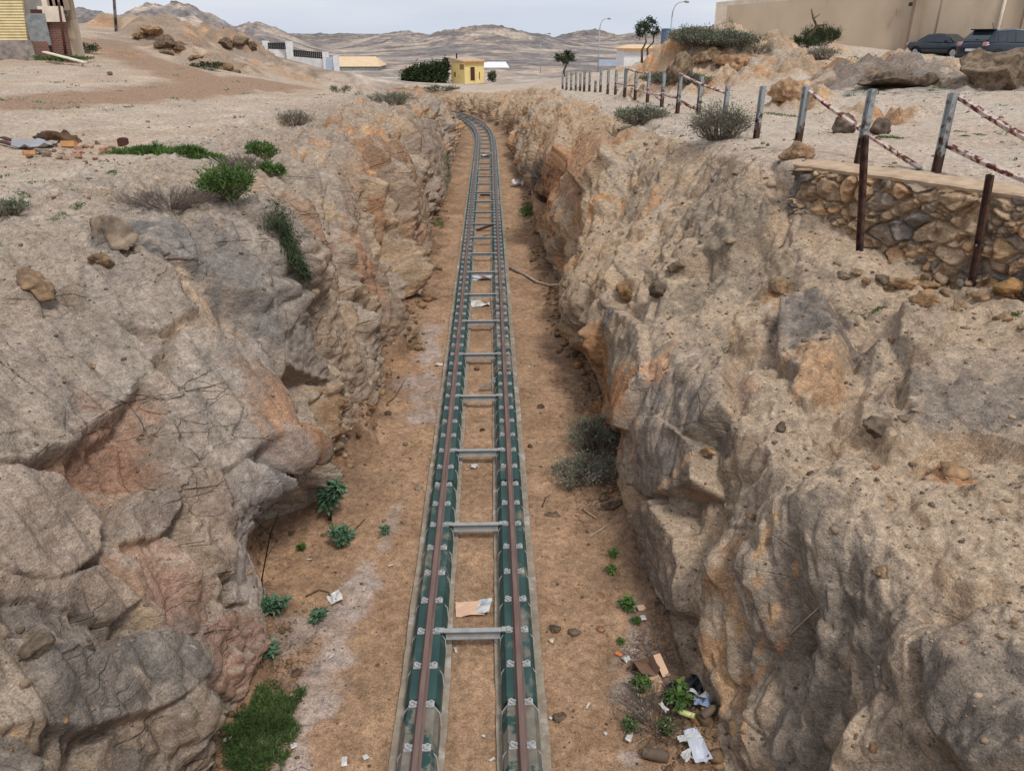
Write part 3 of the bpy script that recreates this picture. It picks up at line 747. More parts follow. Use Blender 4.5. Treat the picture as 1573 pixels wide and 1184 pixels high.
Cc = Cc * (1 - w_) + (SLABC * (1 + .25 * nv2[:, None] + .25 * st[:, None])) * w_
# streaks and patches where the rock itself is another colour
PATCH = [(150, 720, .5, (164, 118, 92), .5), (235, 910, .5, (160, 118, 100), .4), (440, 620, .55, (176, 118, 66), .75), (520, 640, .5, (160, 118, 74), .7), (560, 395, .7, (176, 122, 84), .7), (590, 330, .6, (176, 116, 76), .7), (640, 260, .8, (128, 118, 112), .6), (480, 330, .6, (158, 120, 92), .6),
         (925, 560, .8, (176, 118, 62), .85), (945, 610, .5, (176, 116, 60), .8), (1012, 565, .3, (200, 150, 110), .8), (1128, 608, .22, (204, 160, 124), .85), (1255, 580, .3, (190, 146, 104), .8), (1245, 540, .25, (190, 146, 104), .7), (1060, 450, .5, (120, 108, 92), .6), (1110, 900, .22, (186, 142, 100), .8), (1095, 1000, .2, (190, 140, 96), .8), (1130, 840, .2, (186, 142, 104), .7), (1150, 1060, .18, (184, 140, 100), .7), (1190, 950, .12, (180, 140, 104), .7),
         (900, 240, 1.2, (186, 138, 96), .7), (840, 200, 2.0, (190, 146, 106), .6), (830, 320, 1.0, (184, 134, 90), .7), (860, 270, 1.2, (188, 130, 86), .7), (1460, 725, .22, (190, 130, 76), .85), (1190, 450, .2, (190, 146, 100), .8), (1100, 95, 2.5, (178, 156, 132), .45), (1180, 95, 2.5, (184, 158, 130), .45), (1205, 140, .9, (196, 148, 96), .9), (1380, 180, .6, (170, 126, 84), .8), (1240, 490, .55, (104, 98, 94), .7), (240, 62, 6, (142, 120, 102), .7), (362, 76, 6, (136, 118, 104), .7), (330, 100, 4, (160, 138, 116), .6), (1400, 130, 3, (124, 113, 104), .8), (1330, 115, 1.5, (116, 106, 98), .6), (1110, 280, .9, (120, 110, 96), .6), (1130, 380, 1.0, (124, 110, 92), .6),
         (300, 380, .9, (118, 112, 108), .7), (180, 360, .5, (98, 94, 92), .8), (380, 430, .8, (120, 114, 108), .6), (330, 560, .6, (152, 140, 128), .6), (300, 640, .5, (156, 142, 128), .7), (430, 730, .4, (150, 142, 136), .7), (100, 1050, .8, (100, 92, 86), .6), (280, 1000, .5, (112, 106, 100), .5), (940, 480, .5, (128, 120, 112), .7), (1080, 660, .6, (112, 106, 100), .6), (1480, 610, .6, (98, 92, 88), .6), (1250, 1000, .9, (112, 102, 92), .6), (1480, 1080, .6, (104, 96, 88), .6)]
for i, (px, py, r, c, k) in enumerate(PATCH):
    p = np.array(hit(px, py)[0], np.float32)
    dd = np.linalg.norm((ND - p) * np.array([1, .9, .8], np.float32), axis=1) / r
    near = dd < 2.2
    w = np.zeros(len(ND), np.float32)
    w[near] = k * .85 * (1 - sstep(.75, 1.05, dd[near] * .8 + .25 * nv[near] + .25 * nv2[near] + .75 * (r5[near] - .35) + .45 * (r6[near] - .5)))
    near &= w > 0
    Cc[near] = Cc[near] * (1 - w[near, None]) + (C(*c) * .85 + .03) * (1 + .25 * nv2[near, None] + .3 * st[near, None]) * w[near, None]
VEINS = [([(1190, 790), (1165, 850), (1130, 920), (1108, 1010), (1112, 1090)], .075, (196, 158, 118)), ([(1165, 890), (1140, 960), (1120, 1040), (1125, 1120)], .06, (196, 156, 116)), ([(1225, 870), (1190, 940), (1150, 1040), (1140, 1130)], .05, (190, 152, 114)), ([(1205, 985), (1170, 1030), (1140, 1080), (1150, 1184)], .04, (184, 140, 104)), ([(980, 650), (970, 700), (985, 760), (1010, 800)], .07, (196, 162, 126)), ([(1060, 700), (1020, 745), (990, 780)], .06, (196, 164, 130)),
         ([(175, 842), (235, 925), (300, 995)], .014, (206, 190, 176)), ([(150, 770), (250, 800), (290, 830)], .008, (196, 168, 140)), ([(20, 1120), (60, 1150), (75, 1184)], .03, (178, 140, 100)), ([(360, 880), (300, 800), (230, 700), (200, 640)], .006, (190, 170, 150)), ([(1240, 1010), (1290, 1030), (1330, 1060)], .008, (190, 176, 160)),
         ([(1025, 300), (1005, 360), (990, 410)], .10, (186, 170, 156)), ([(1200, 455), (1140, 500), (1080, 540), (1040, 555)], .07, (190, 172, 152))]
for pts, wd, c in VEINS:
    hp_ = [np.array(hit(*q)[0], np.float32) for q in pts]
    lo = np.min(hp_, 0) - .4; hi = np.max(hp_, 0) + .4
    sel = np.where(((ND > lo) & (ND < hi)).all(1))[0]
    dmin = np.full(len(sel), 9.0)
    for a_, b_ in zip(hp_[:-1], hp_[1:]):
        e = b_ - a_; w = ND[sel] - a_; t = np.clip((w @ e) / (e @ e + 1e-9), 0, 1)
        dmin = np.minimum(dmin, np.linalg.norm(w - t[:, None] * e, axis=1))
    k = (1 - sstep(.5, 1.2, dmin / wd + .7 * nv[sel] + .5 * nv2[sel]))[:, None] * .8
    Cc[sel] = Cc[sel] * (1 - k) + C(*c) * k
CK = np.clip((rock * .55 + SLABW * .15) * (.2 + sstep(-.15, .25, fbm(ND * .9 + 40, 3, 90))), 0, 1) * np.where(SD > 0, .7, 1) * ~fl
set_col(tme, 'col', np.concatenate([np.clip(Cc * 0.92, .01, .9), CK[:, None]], 1))

# ------------------------------------------------------------------ the railway
tl = np.linspace(-4, 96, 2001)
cx = track_x(tl); seg = np.hypot(np.diff(cx), np.diff(tl)); SL = np.concatenate([[0], np.cumsum(seg)]) - 4.0
def tpos(s, off=0.0):
    x = float(np.interp(s, SL, cx)); y = float(np.interp(s, SL, tl))
    x2 = float(np.interp(s + .3, SL, cx)); y2 = float(np.interp(s + .3, SL, tl))
    x1 = float(np.interp(s - .3, SL, cx)); y1 = float(np.interp(s - .3, SL, tl))
    d = Vector((x2 - x1, y2 - y1, 0)).normalized()
    n = Vector((d.y, -d.x, 0))
    return Vector((x, y, 0)) + n * off, d, n
def sweep(mb, prof, ss, off, scales=None):
    k = len(prof); vs = []; fs = []
    for i, s_ in enumerate(ss):
        p, d, n = tpos(s_, off)
        sc = scales[i] if scales else (1, 1)
        vs += [(p.x + n.x * a * sc[0], p.y + n.y * a * sc[0], sc[1] * (b - .06) + .06) for a, b in prof]
    for i in range(len(ss) - 1):
        for j in range(k):
            a = i * k + j; b = i * k + (j + 1) % k
            fs.append((a, b, b + k, a + k))
    fs.append(tuple(range(k - 1, -1, -1))); fs.append(tuple(range((len(ss) - 1) * k, len(ss) * k)))
    mb.add(vs, fs)
trk = empty('railway_track', (0, 8, 0))
tag(trk, 'narrow railway line on green concrete beams running up the cutting', 'railway')
trk_inv = Vector((0, -8, 0))
def tpart(mb, name, m, smooth=False, bevel=0):
    return mb.build(name, m, trk, smooth, trk_inv, bevel)
GA = 0.568
S0, S1 = -1.0, 95.0
for sg in (-1, 1):
    mb = MB()
    sweep(mb, [(-.06, .312), (.06, .312), (.06, .322), (.012, .334), (.010, .385), (.032, .392), (.032, .414), (.026, .420), (-.026, .420), (-.032, .414), (-.032, .392), (-.010, .385), (-.012, .334), (-.06, .322)], list(np.arange(S0, S1, .5)), sg * GA)
    tpart(mb, 'rail', M['rail'])
    # footing slab, edges worn
    for o0, o1, zt in ((-.315, -.20, .075), (.20, .285, .055)):
        a0, a1 = (o0, o1) if sg < 0 else (-o1, -o0)
        mb = MB(); ss = list(np.arange(S0, S1, .18)); vs = []; fs = []
        for i, s_ in enumerate(ss):
            p, d, n = tpos(s_, sg * GA)
            j = .006 * math.sin(s_ * 2.1 + sg) + .006 * random.uniform(-1, 1)
            outer_neg = abs(a0) > abs(a1)
            e0 = a0 + (j if outer_neg else 0); e1_ = a1 + (0 if outer_neg else j)
            zz = zt + .008 * random.uniform(-1, 1)
            for a, z in ((e0, -.1), (e1_, -.1), (e1_, zz), (e0, zz + .004)):
                vs.append((p.x + n.x * a, p.y + n.y * a, z))
        for i in range(len(ss) - 1):
            for jx in range(4):
                a = i * 4 + jx; b = i * 4 + (jx + 1) % 4
                fs.append((a, b, b + 4, a + 4))
        mb.add(vs, fs); tpart(mb, 'footing_strip', M['conc'])
# beams, about 4.9 m long with a black joint between
BJ = 6.62
beam_prof = [(-.215, .02), (.215, .02), (.205, .22), (.155, .312), (-.155, .312), (-.205, .22)]
for sg in (-1, 1):
    s_ = BJ - 2 * 4.88
    i = 0
    while s_ < 92:
        mb = MB()
        a, b = s_ + .05, s_ + 4.83
        st_ = [a, a + .012, a + .05] + list(np.linspace(a + .4, b - .4, 9)) + [b - .05, b - .012, b]
        scs = [(.90, .90), (.96, .97), (1, 1)] + [(1, 1)] * 9 + [(1, 1), (.96, .97), (.90, .90)]
        sweep(mb, beam_prof, st_, sg * GA, scs)
        worn = (i == 1) or (sg > 0 and i in (1, 4)) or (i > 4 and random.random() < .3)
        tpart(mb, 'concrete_beam', M['greydirt'] if worn else M['green'])
        mb = MB(); sweep(mb, [(c * .86, .06 + (z - .06) * .86) for c, z in beam_prof], [b, b + .10], sg * GA)
        tpart(mb, 'rubber_joint', M['black'])
        s_ += 4.88; i += 1
TIE0 = 7.78
ties = [TIE0 + 2.385 * k for k in range(-1, 35)]
for s_ in ties:
    p, d, n = tpos(s_)
    rot = Matrix((n, d, Vector((0, 0, 1)))).transposed()
    mb = MB()
    mb.box(p + Vector((0, 0, .327)), (.98, .075, .012), rot)
    mb.box(p + Vector((0, 0, .271)), (.70, .010, .098), rot)
    mb.box(p + d * -.02 + Vector((0, 0, .219)), (.70, .05, .006), rot)
    for q in (-1, 1): mb.box(p + n * q * .43 + Vector((0, 0, .338)), (.12, .085, .01), rot)
    tpart(mb, 'tie_bar', M['galv'])
clips = [TIE0 + .5963 * k for k in range(-5, 142)]
far_mb = MB(); cnt = 0
for s_ in clips:
    for sg in (-1, 1):
        for q in (-1, 1):
            p, d, n = tpos(s_, sg * GA)
            rot = Matrix((n * q, d * q, Vector((0, 0, 1)))).transposed()
            mb = MB() if cnt < 100 else far_mb
            c = p + n * q * .098
            mb.box(c + Vector((0, 0, .320)), (.095, .085, .016), rot)
            seg_n = 12 if cnt < 100 else 5
            mb.tube([c + n * q * .005 + n * (.026 * math.cos(t)) + d * (.030 * math.sin(t)) + Vector((0, 0, .345 + .012 * math.cos(t) * q)) for t in np.linspace(.4, 5.6, seg_n)], .0105, 6 if cnt < 100 else 4)
            mb.tube([c - n * q * .05 + Vector((0, 0, .336)), c - n * q * .02 + Vector((0, 0, .352))], .010, 6)
            # steel strap down the side of the beam
            mb.bar(p + n * q * .14 + Vector((0, 0, .318)) - d * .02, p + n * q * .209 + Vector((0, 0, .225)) - d * .045, .013, .005)
            mb.bar(p + n * q * .209 + Vector((0, 0, .225)) - d * .045, p + n * q * .221 + Vector((0, 0, .06)) - d * .085, .012, .005)
            if s_ > 5 and cnt < 100:
                tpart(mb, 'rail_clip', M['clip']); cnt += 1
            elif mb is not far_mb:
                far_mb.add(mb.v, mb.f)
o = tpart(far_mb, 'rail_clip', M['clip']); kind(o, 'stuff')

# ------------------------------------------------------------------ stones
def ico(sub):
    bm = bmesh.new(); bmesh.ops.create_icosphere(bm, subdivisions=sub, radius=1)
    V = np.array([v.co[:] for v in bm.verts], np.float32); Fq = np.array([[v.index for v in f.verts] for f in bm.faces], np.int32)
    bm.free(); return V, Fq
ICO = {k: ico(k) for k in (1, 2, 3, 4, 5)}
def rock_mesh(seed, dims, sub=4, planes=11, rough=.035, tint=(1, 1, 1), tvar=.25, sharp=1.0, layers=0.0):
    g = np.random.default_rng(seed)
    V, Fq = ICO[sub]
    N_ = g.normal(size=(planes, 3)); N_ /= np.linalg.norm(N_, axis=1)[:, None]
    dk = g.uniform(.46, .98, planes)
    dots = V @ N_.T
    r = np.where(dots > .05, dk[None] / np.maximum(dots, .05), 9).min(1)
    r = np.minimum(r, 1.15)
    P_ = V * r[:, None]
    P_ = P_ * np.array(dims) / 2
    sc = 2.2 / max(dims)
    nn = fbm(P_ * sc * 1.6 + seed, 5, seed) * rough * max(dims)
    fb_, eb_, _ = facet(P_ * sc * 2.6 + seed, seed + 9, .9)
    nn = nn + fb_ * .075 * max(dims)
    if layers: nn += layers * max(dims) * (np.round(P_[:, 2] / dims[2] * 7 + fbm(P_ * sc + 3, 2, 5) * 1.5) % 2 - .5)
    P_ = P_ + V * nn[:, None]
    me = np_mesh('rock', P_, Fq, False)
    t = np.array(tint)[None] * (1 + tvar * fbm(P_ * sc * 1.3 + 31, 4, seed + 3)[:, None] * 2)
    set_col(me, 'tint', np.clip(t, .1, 3))
    return me
def stone(name, label, px, py, dims, seed, cat='rock', tint=(1, 1, 1), sink=.3, rz=0, tilt=(0, 0), group=None, sub=4, layers=0.0, rough=.035):
    p, n = hit(px, py)
    o = link(name, rock_mesh(seed, dims, sub, tint=tint, layers=layers, rough=rough), M['stone'], None, p + Vector((0, 0, dims[2] * (.5 - sink))))
    o.rotation_euler = (tilt[0], tilt[1], rz)
    return tag(o, label, cat, group)
stone('boulder', 'big rounded grey boulder with orange flank in front of the parked hatchback', 1528, 132, (3.6, 2.4, 1.75), 3, 'boulder', (.75, .68, .62), .30, .2, sub=5)
stone('boulder', 'long dark low rock slab left of the big boulder below the cars', 1400, 132, (4.5, 2.4, .8), 4, 'boulder', (.62, .57, .53), .42, .15, sub=5)
stone('boulder', 'dark upright rock beside the path behind the fence rail', 1290, 204, (.58, .5, .6), 6, 'boulder', (.5, .48, .46), .25)
stone('boulder', 'dark grey pointed rock lying against the tan outcrop behind the fence', 1346, 206, (.8, .5, .45), 7, 'boulder', (.55, .52, .5), .3, .4)
stone('boulder', 'orange block under the foot of a fence post at the cutting edge', 1221, 243, (.62, .5, .42), 8, 'boulder', (1.05, .84, .68), .3)
stone('boulder', 'dark layered boulder half buried on the left slope below the dry brush', 178, 366, (.8, .55, .42), 9, 'boulder', (.75, .7, .66), .42, -.5, (.3, .3), layers=.015)
stone('boulder', 'flat brown slab lying on the left slope at the edge of view', 50, 440, (.7, .42, .22), 10, 'boulder', (.95, .78, .62), .42, -.4, (.15, .35))
stone('boulder', 'small brown block under the dark layered boulder', 160, 405, (.34, .25, .22), 12, 'boulder', (.85, .68, .55), .25, .5)
stone('boulder', 'orange knob of rock on the right slope above a pale streak', 1197, 445, (.34, .3, .3), 13, 'boulder', (1.2, 1.0, .8), .3)
stone('boulder', 'round orange stone sitting on the flat shelf at the right', 1462, 728, (.36, .26, .26), 14, 'boulder', (1.15, .9, .66), .3)
stone('boulder', 'small orange lump on the bare slope in the lower right', 1350, 880, (.16, .13, .14), 15, 'rock', (1.15, .92, .7), .3)
stone('boulder', 'split dark and orange block perched on the right wall', 961, 452, (.42, .36, .42), 16, 'boulder', (1.0, .75, .5), .3)
stone('boulder', 'squared sandstone block on the knoll left of the ochre ledge', 1087, 92, (1.7, 1.3, 1.0), 17, 'boulder', (1.05, .9, .72), .3, .1)
stone('boulder', 'ochre ledge block on the knoll under the beige wall', 1132, 100, (2.0, 1.4, .9), 18, 'boulder', (1.15, .85, .62), .35, -.2)
stone('boulder', 'ochre block with flat face behind the fence posts', 1212, 148, (1.2, .8, .75), 19, 'boulder', (1.2, .95, .72), .35, .15)
stone('boulder', 'leaning grey slab on the knoll beside the far fence', 1042, 120, (1.8, 1.0, 1.2), 20, 'boulder', (.85, .75, .62), .3, .3, (0, -.6))
stone('boulder', 'flat grey rock on the gravel below the beige wall', 1350, 118, (2.0, 1.2, .6), 25, 'boulder', (.7, .62, .55), .4)
for i, (px, py, w, h, lab) in enumerate([(235, 46, 4.5, 1.6, 'flat topped orange crag where the dirt road climbs'), (255, 64, 3.4, 2.2, 'dark craggy rock in the middle of the left outcrop'), (215, 52, 3.0, 1.3, 'tan rock at the left end of the outcrop'), (275, 70, 2.6, 1.8, 'dark brown rock at the right of the left outcrop'),
        (347, 64, 4.2, 1.9, 'dark rock pile nearest to the white slatted wall'), (372, 62, 3.8, 1.8, 'dark rock pile hard against the white slatted wall'), (388, 68, 3.0, 1.4, 'low dark rock at the foot of the white slatted wall'), (258, 78, 2.4, 1.2, 'small dark rock in front of the left outcrop'),
        (300, 84, 2.6, .9, 'low tan rock right of the left outcrop'), (345, 100, 2.8, 1.3, 'pale rounded rock mound beside the dirt road'), (365, 106, 1.8, .6, 'low dark stone beside the dirt road'), (170, 110, .8, .5, 'dark stone on the verge by the derelict building')]):
    stone('boulder', lab, px, py + 6, (w * .55, w * .45, h * .58), 40 + i, 'boulder', (.95, .74, .55) if i in (0, 2, 8, 9) else (.62, .53, .46), .3, i * .4, sub=4, rough=.09)
stone('stone', 'pale rounded stone with a light chip beside the left footing', 645, 750, (.17, .15, .13), 60, 'stone', (1.3, 1.25, 1.15), .2)
stone('stone', 'yellowish flat stone lying left of the track', 640, 680, (.24, .10, .06), 61, 'stone', (1.5, 1.25, .85), .2, .3)
stone('stone', 'grey stone left of the yellowish flat one', 623, 684, (.11, .10, .08), 62, 'stone', (.9, .85, .8), .2)
stone('stone', 'small brown stone left of the track near the tufted plant', 620, 803, (.10, .08, .06), 63, 'stone', (.9, .8, .7), .2)
stone('stone', 'dark stone right of the track, left of a pair', 851, 968, (.17, .14, .12), 64, 'stone', (.45, .4, .36), .2)
stone('stone', 'dark flat stone right of the track, right of a pair', 879, 972, (.20, .14, .08), 65, 'stone', (.55, .5, .44), .2)
stone('stone', 'white lump in front of the pair of dark stones', 848, 985, (.09, .08, .07), 66, 'stone', (2.2, 2.2, 2.2), .2)
stone('stone', 'dark clod beside the right footing at the bottom', 858, 1103, (.16, .14, .10), 67, 'stone', (.5, .45, .4), .25)
stone('stone', 'reddish brick-like stone on the right of the floor', 923, 967, (.13, .09, .08), 68, 'stone', (1.05, .62, .5), .25)
stone('stone', 'dark rock slab leaning at the foot of the right wall', 945, 776, (.40, .18, .16), 69, 'rock', (.5, .42, .38), .25, .15)
stone('stone', 'dark stone between the rails on the sand', 741, 661, (.11, .10, .08), 70, 'stone', (.35, .27, .22), .25)
stone('stone', 'small dark stone at the right of the sand between the rails', 732, 568, (.14, .12, .09), 71, 'stone', (.4, .33, .28), .25)
stone('stone', 'dark clod right of the track beside the grey bush', 814, 686, (.13, .12, .09), 72, 'stone', (.4, .32, .27), .25)
stone('stone', 'dark clod further up, right of the track', 830, 626, (.15, .12, .10), 73, 'stone', (.4, .32, .27), .25)
stone('stone', 'flat dark stone half sunk in the sand right of the track', 850, 790, (.26, .14, .05), 74, 'stone', (.55, .46, .4), .3)
for i, (px, py, w, lab) in enumerate([(1390, 442, .42, 'tan stone fallen at the foot of the stone wall, leftmost'), (1420, 436, .38, 'tan stone fallen at the foot of the stone wall, middle'), (1446, 432, .44, 'pale stone tipped out of the stone wall, nearest the rusty upright'), (1425, 468, .45, 'flat tan rock in the soil below the stone wall'), (1540, 450, .5, 'yellow edged slab at the foot of the stone wall on the far right'), (1345, 665, .42, 'narrow dark slab stuck in the right slope'), (1200, 660, .22, 'dark chip of slate on the right slope'), (1085, 700, .3, 'tan block on the edge of the right wall'),
        (1040, 415, .4, 'dark squared rock jutting from the right slope'), (1010, 450, .5, 'dark humped rock on the right slope next to the split block'), (140, 565, .16, 'small loose stone on the left slope'), (50, 1000, .3, 'grey loose stone wedged in the lower left rocks')]):
    stone('stone', lab, px, py, (w, w * .7, w * .6), 80 + i, 'rock', [(1.15, .88, .62), (1.1, .85, .6), (1.1, .98, .85), (1.1, .85, .6), (1.1, .8, .45), (.5, .46, .42), (.45, .42, .4), (1.1, .85, .62), (.6, .54, .46), (.55, .5, .45), (1, .85, .7), (.7, .65, .6)][i], .25, i * .9)

for i in range(16):
    px = 1295 + i * 18 + random.uniform(-6, 6); py = 388 + (px - 1295) * .30 + random.uniform(6, 40)
    w = random.uniform(.10, .30)
    stone('fallen_stone', 'angular stone fallen at the foot of the retaining wall', px, py, (w, w * .75, w * .6), 400 + i, 'stone', random.choice([(1.15, .92, .7), (1.05, .9, .74), (.75, .7, .64)]), .35, i * .7, (.2, .1), 'stones fallen from the retaining wall', 3)
# ------------------------------------------------------------------ stone retaining wall with concrete coping
wall = empty('retaining_wall', (7.4, 12, 4.4))
tag(wall, 'rough stone retaining wall with pale concrete coping under the rusty fence', 'retaining wall')
WY = np.linspace(14.0, 8.2, 330)
KR = sorted(RT)
wx = np.interp(WY, KR, [RT[q][5][0] for q in KR]); wx = np.convolve(np.pad(wx, 12, mode='edge'), np.ones(25) / 25, 'valid')
ztop = np.interp(WY, KR, [RT[q][5][1] for q in KR]) + .02 - .0 * WY
zb_ = np.interp(WY, KR, [RT[q][4][1] for q in KR])
zb_ = np.minimum(zb_ - .45, ztop - .5)
NH = 110
tt = np.linspace(0, 1, NH)
WX = np.repeat(wx[:, None], NH, 1) - .30; WYY = np.repeat(WY[:, None], NH, 1)
WZ = zb_[:, None] * (1 - tt) + ztop[:, None] * tt
dxw = np.gradient(wx); dyw = np.gradient(WY); lw = np.hypot(dxw, dyw)
wn = np.stack([dyw / lw, -dxw / lw], 1)            # towards the cutting
wp = np.stack([WX.ravel(), WYY.ravel(), WZ.ravel()], 1)
sw = np.stack([np.repeat(np.cumsum(lw)[:, None], NH, 1).ravel(), np.zeros(WX.size), WZ.ravel()], 1)
sww = sw + .10 * np.stack([fbm(sw * 3, 3, 1), np.zeros(len(sw)), fbm(sw * 3, 3, 2)], 1)
q1, q2, hid, vv = voro(sww * np.array([2.9, 1, 4.0]) + 3, 91)
big_ = rnd(hid, 3)
wb_, we_, wid_ = blocks(sww * np.array([4.2, 1, 5.2]) + 8, 96, .9, 2.5)
bulge = .11 * wb_ + sstep(0.0, .16, q2 - q1) * (.06 + .09 * big_) + (rnd(hid, 5) - .5) * .08 * sstep(.02, .1, q2 - q1)
q1b, q2b, hidb, vb = voro(sww * np.array([7, 1, 8]), 92)
small = sstep(.62, .75, rnd(hid, 8))
bulge = bulge * (1 - .5 * small) + small * .07 * sstep(0, .25, q2b - q1b)
bulge += .03 * fbm(wp * 7, 4, 93) + .05 * fbm(wp * 2.2, 3, 94)
tv = np.repeat(tt[None], len(WY), 0).ravel()
bulge *= 1 - .8 * sstep(.93, 1, tv)
wp[:, 0] += np.repeat(wn[:, 0], NH) * bulge; wp[:, 1] += np.repeat(wn[:, 1], NH) * bulge
ii = np.arange((len(WY) - 1) * NH).reshape(len(WY) - 1, NH)[:, :-1].ravel()
wm = np_mesh('stonework', wp, np.stack([ii, ii + NH, ii + NH + 1, ii + 1], 1), False)
pal = np.array([lin(c) for c in [(170, 144, 116), (184, 152, 116), (150, 132, 114), (126, 116, 108), (182, 146, 112), (160, 134, 108), (190, 164, 134)]])
sc_ = pal[(np.where(small > .5, rnd(hidb, 4), rnd(hid, 4)) * 6.99).astype(int)]
mort = .7 * (1 - sstep(.02, .10, np.where(small > .5, q2b - q1b, q2 - q1)))[:, None]
sc_ = sc_ * (1 - mort) + np.array(lin((150, 130, 108))) * mort
sc_ *= (.9 + .25 * rnd(wid_, 3)[:, None]) * (1 + .3 * fbm(wp * 5, 3, 95)[:, None])
set_col(wm, 'col', np.clip(sc_ * 1.0, 0.01, .9))
link('stonework', wm, M['stonewall'], wall, -wall.location)
cp = []
mb = MB(); vs = []; fs = []
for i in range(0, len(WY), 4):
    n2 = Vector((wn[i][0], wn[i][1], 0)); c = Vector((wx[i] - .30, WY[i], ztop[i]))
    j = .02 * math.sin(i * .3) + random.uniform(-.012, .012)
    w_in = .55
    for a, z in ((.03 + j, -.03), (.05 + j, .02), (.01, .05), (-w_in, .075), (-w_in, -.1)):
        vs.append(c + n2 * a + Vector((0, 0, z + random.uniform(-.004, .004))))
k = len(vs) // 5
for i in range(k - 1):
    for jx in range(5):
        a = i * 5 + jx; b = i * 5 + (jx + 1) % 5
        fs.append((a, a + 5, b + 5, b))
fs += [(0, 1, 2, 3, 4), tuple(range((k - 1) * 5 + 4, (k - 1) * 5 - 1, -1))]
M['coping'] = noise_mat('coping_concrete', lin((168, 142, 118)), lin((190, 165, 138)), 5, .95, .6, bscale=20)
mb.add(vs, fs).build('coping', M['coping'], wall, False, -wall.location)

# ------------------------------------------------------------------ rusty fence along the path
def rust_paint(name, paint, rustc, lo, hi, sc):
    return noise_mat(name, rustc, paint, 5, .75, .35, c3=rustc, s3=sc, lo3=lo, hi3=hi, lo=.30, hi=.42, bscale=22)
M['post'] = rust_paint('flaking_grey_paint', lin((146, 150, 150)), lin((86, 66, 56)), .55, .64, 5)
_n = M['post'].node_tree; _b = _n.nodes['Principled BSDF']; _t = _n.nodes.new('ShaderNodeTexCoord'); _s = _n.nodes.new('ShaderNodeSeparateXYZ'); _q = _n.nodes.new('ShaderNodeTexNoise'); _q.inputs['Scale'].default_value = 7
_m = _n.nodes.new('ShaderNodeMath'); _m.operation = 'ADD'; _r = _n.nodes.new('ShaderNodeMapRange'); _r.inputs[1].default_value = .90; _r.inputs[2].default_value = 1.0; _r.inputs[3].default_value = 1; _r.inputs[4].default_value = 0
_x = _n.nodes.new('ShaderNodeMixRGB'); _x.inputs[2].default_value = (*lin((78, 56, 47)), 1)
_l = _n.links.new; _src = _b.inputs['Base Color'].links[0].from_socket
_l(_t.outputs['Generated'], _s.inputs[0]); _l(_t.outputs['Object'], _q.inputs['Vector']); _l(_s.outputs['Z'], _m.inputs[0]); _l(_q.outputs['Fac'], _m.inputs[1]); _l(_m.outputs[0], _r.inputs[0])
_l(_r.outputs[0], _x.inputs[0]); _l(_src, _x.inputs[1]); _l(_x.outputs[0], _b.inputs['Base Color'])
M['bar'] = rust_paint('flaking_pink_paint', lin((196, 176, 166)), lin((98, 52, 42)), .49, .55, 6)
fence = empty('rusty_fence', (7, 18, 5.2))
tag(fence, 'rusty fence of old steel posts and sagging rails along the path', 'fence')
finv = -fence.location
POSTS = [(1438, 265, 1.25, 0), (1318, 252, 1.25, .05), (1224, 231, 1.22, .02), (1161, 213, 1.15, .05), (1112, 190, 1.0, 0), (1072, 176, 1.15, .03), (1040, 175, 1.25, .03), (1016, 165, 1.2, .02), (994, 158, 1.15, .02), (975, 155, 1.2, 0), (959, 149, 1.15, .02), (945, 146, 1.15, .01), (933, 145, 1.2, .02), (922, 142, 1.15, 0), (914, 142, .6, .03), (905, 141, 1.15, .01), (897, 141, 1.2, 0), (891, 140, 1.0, 0), (884, 140, 1.1, .02), (877, 139, 1.1, 0), (870, 138, 1.1, 0), (864, 137, .9, 0)]
PP = []
for i, (px, py, h, ln_) in enumerate(POSTS):
    p, n = hit(px, py)
    PP.append((p, h))
    mb = MB()
    rot = Matrix.Rotation(.35, 3, 'Z') @ Matrix.Rotation(ln_ * .4, 3, 'Y')
    # old rail section stood on end: foot flange, web and head
    base = p - Vector((0, 0, .25))
    hh = h + .25
    for c, d in (((0, -.045, hh / 2), (.115, .014, hh)), ((0, .012, hh / 2), (.02, .10, hh)), ((0, .068, hh / 2), (.062, .03, hh * .985))):
        mb.box(base + rot @ Vector(c), d, rot)
    mb.build('post', M['post'], fence, False, finv, .003)
def rail_bar(p0, p1, w=.07):
    d = (Vector(p1) - Vector(p0)); n = max(2, int(d.length / .35)); up = Vector((0, 0, 1))
    mb = MB()
    pts = [Vector(p0) + d * (k / n) - up * .04 * math.sin(math.pi * k / n) for k in range(n + 1)]
    mb.tube(pts, w * .58, 4)
    mb.build('rail', M['bar'], fence, False, finv)
def top(i, f=1.0, off=(0.0, .09, 0)): return PP[i][0] + Vector((off[0], off[1], PP[i][1] * f))
e = hit(1414, 262)[0]
rail_bar(top(2, .97, (.02, .12, 0)), e + Vector((0, 0, .03)), .075)
z0 = top(0, .97, (.08, .05, 0)); e0 = atY(1640, 245, z0.y - 1.9)
rail_bar(z0, e0, .085)
z0 = top(0, .36, (.08, .05, 0)); e0 = atY(1640, 300, z0.y - 1.9)
rail_bar(z0, e0, .085)
rail_bar(top(6, .98), top(4, .8), .07)
rail_bar(top(10, 1.0), top(8, .97), .08)
rail_bar(top(11, .5), top(9, .5), .08); rail_bar(top(9, .4), top(7, .35), .08); rail_bar(top(7, .42), top(6, .40), .08); rail_bar(top(6, .38), top(5, .12), .08)
rail_bar(top(8, .5), top(7, .18), .06)
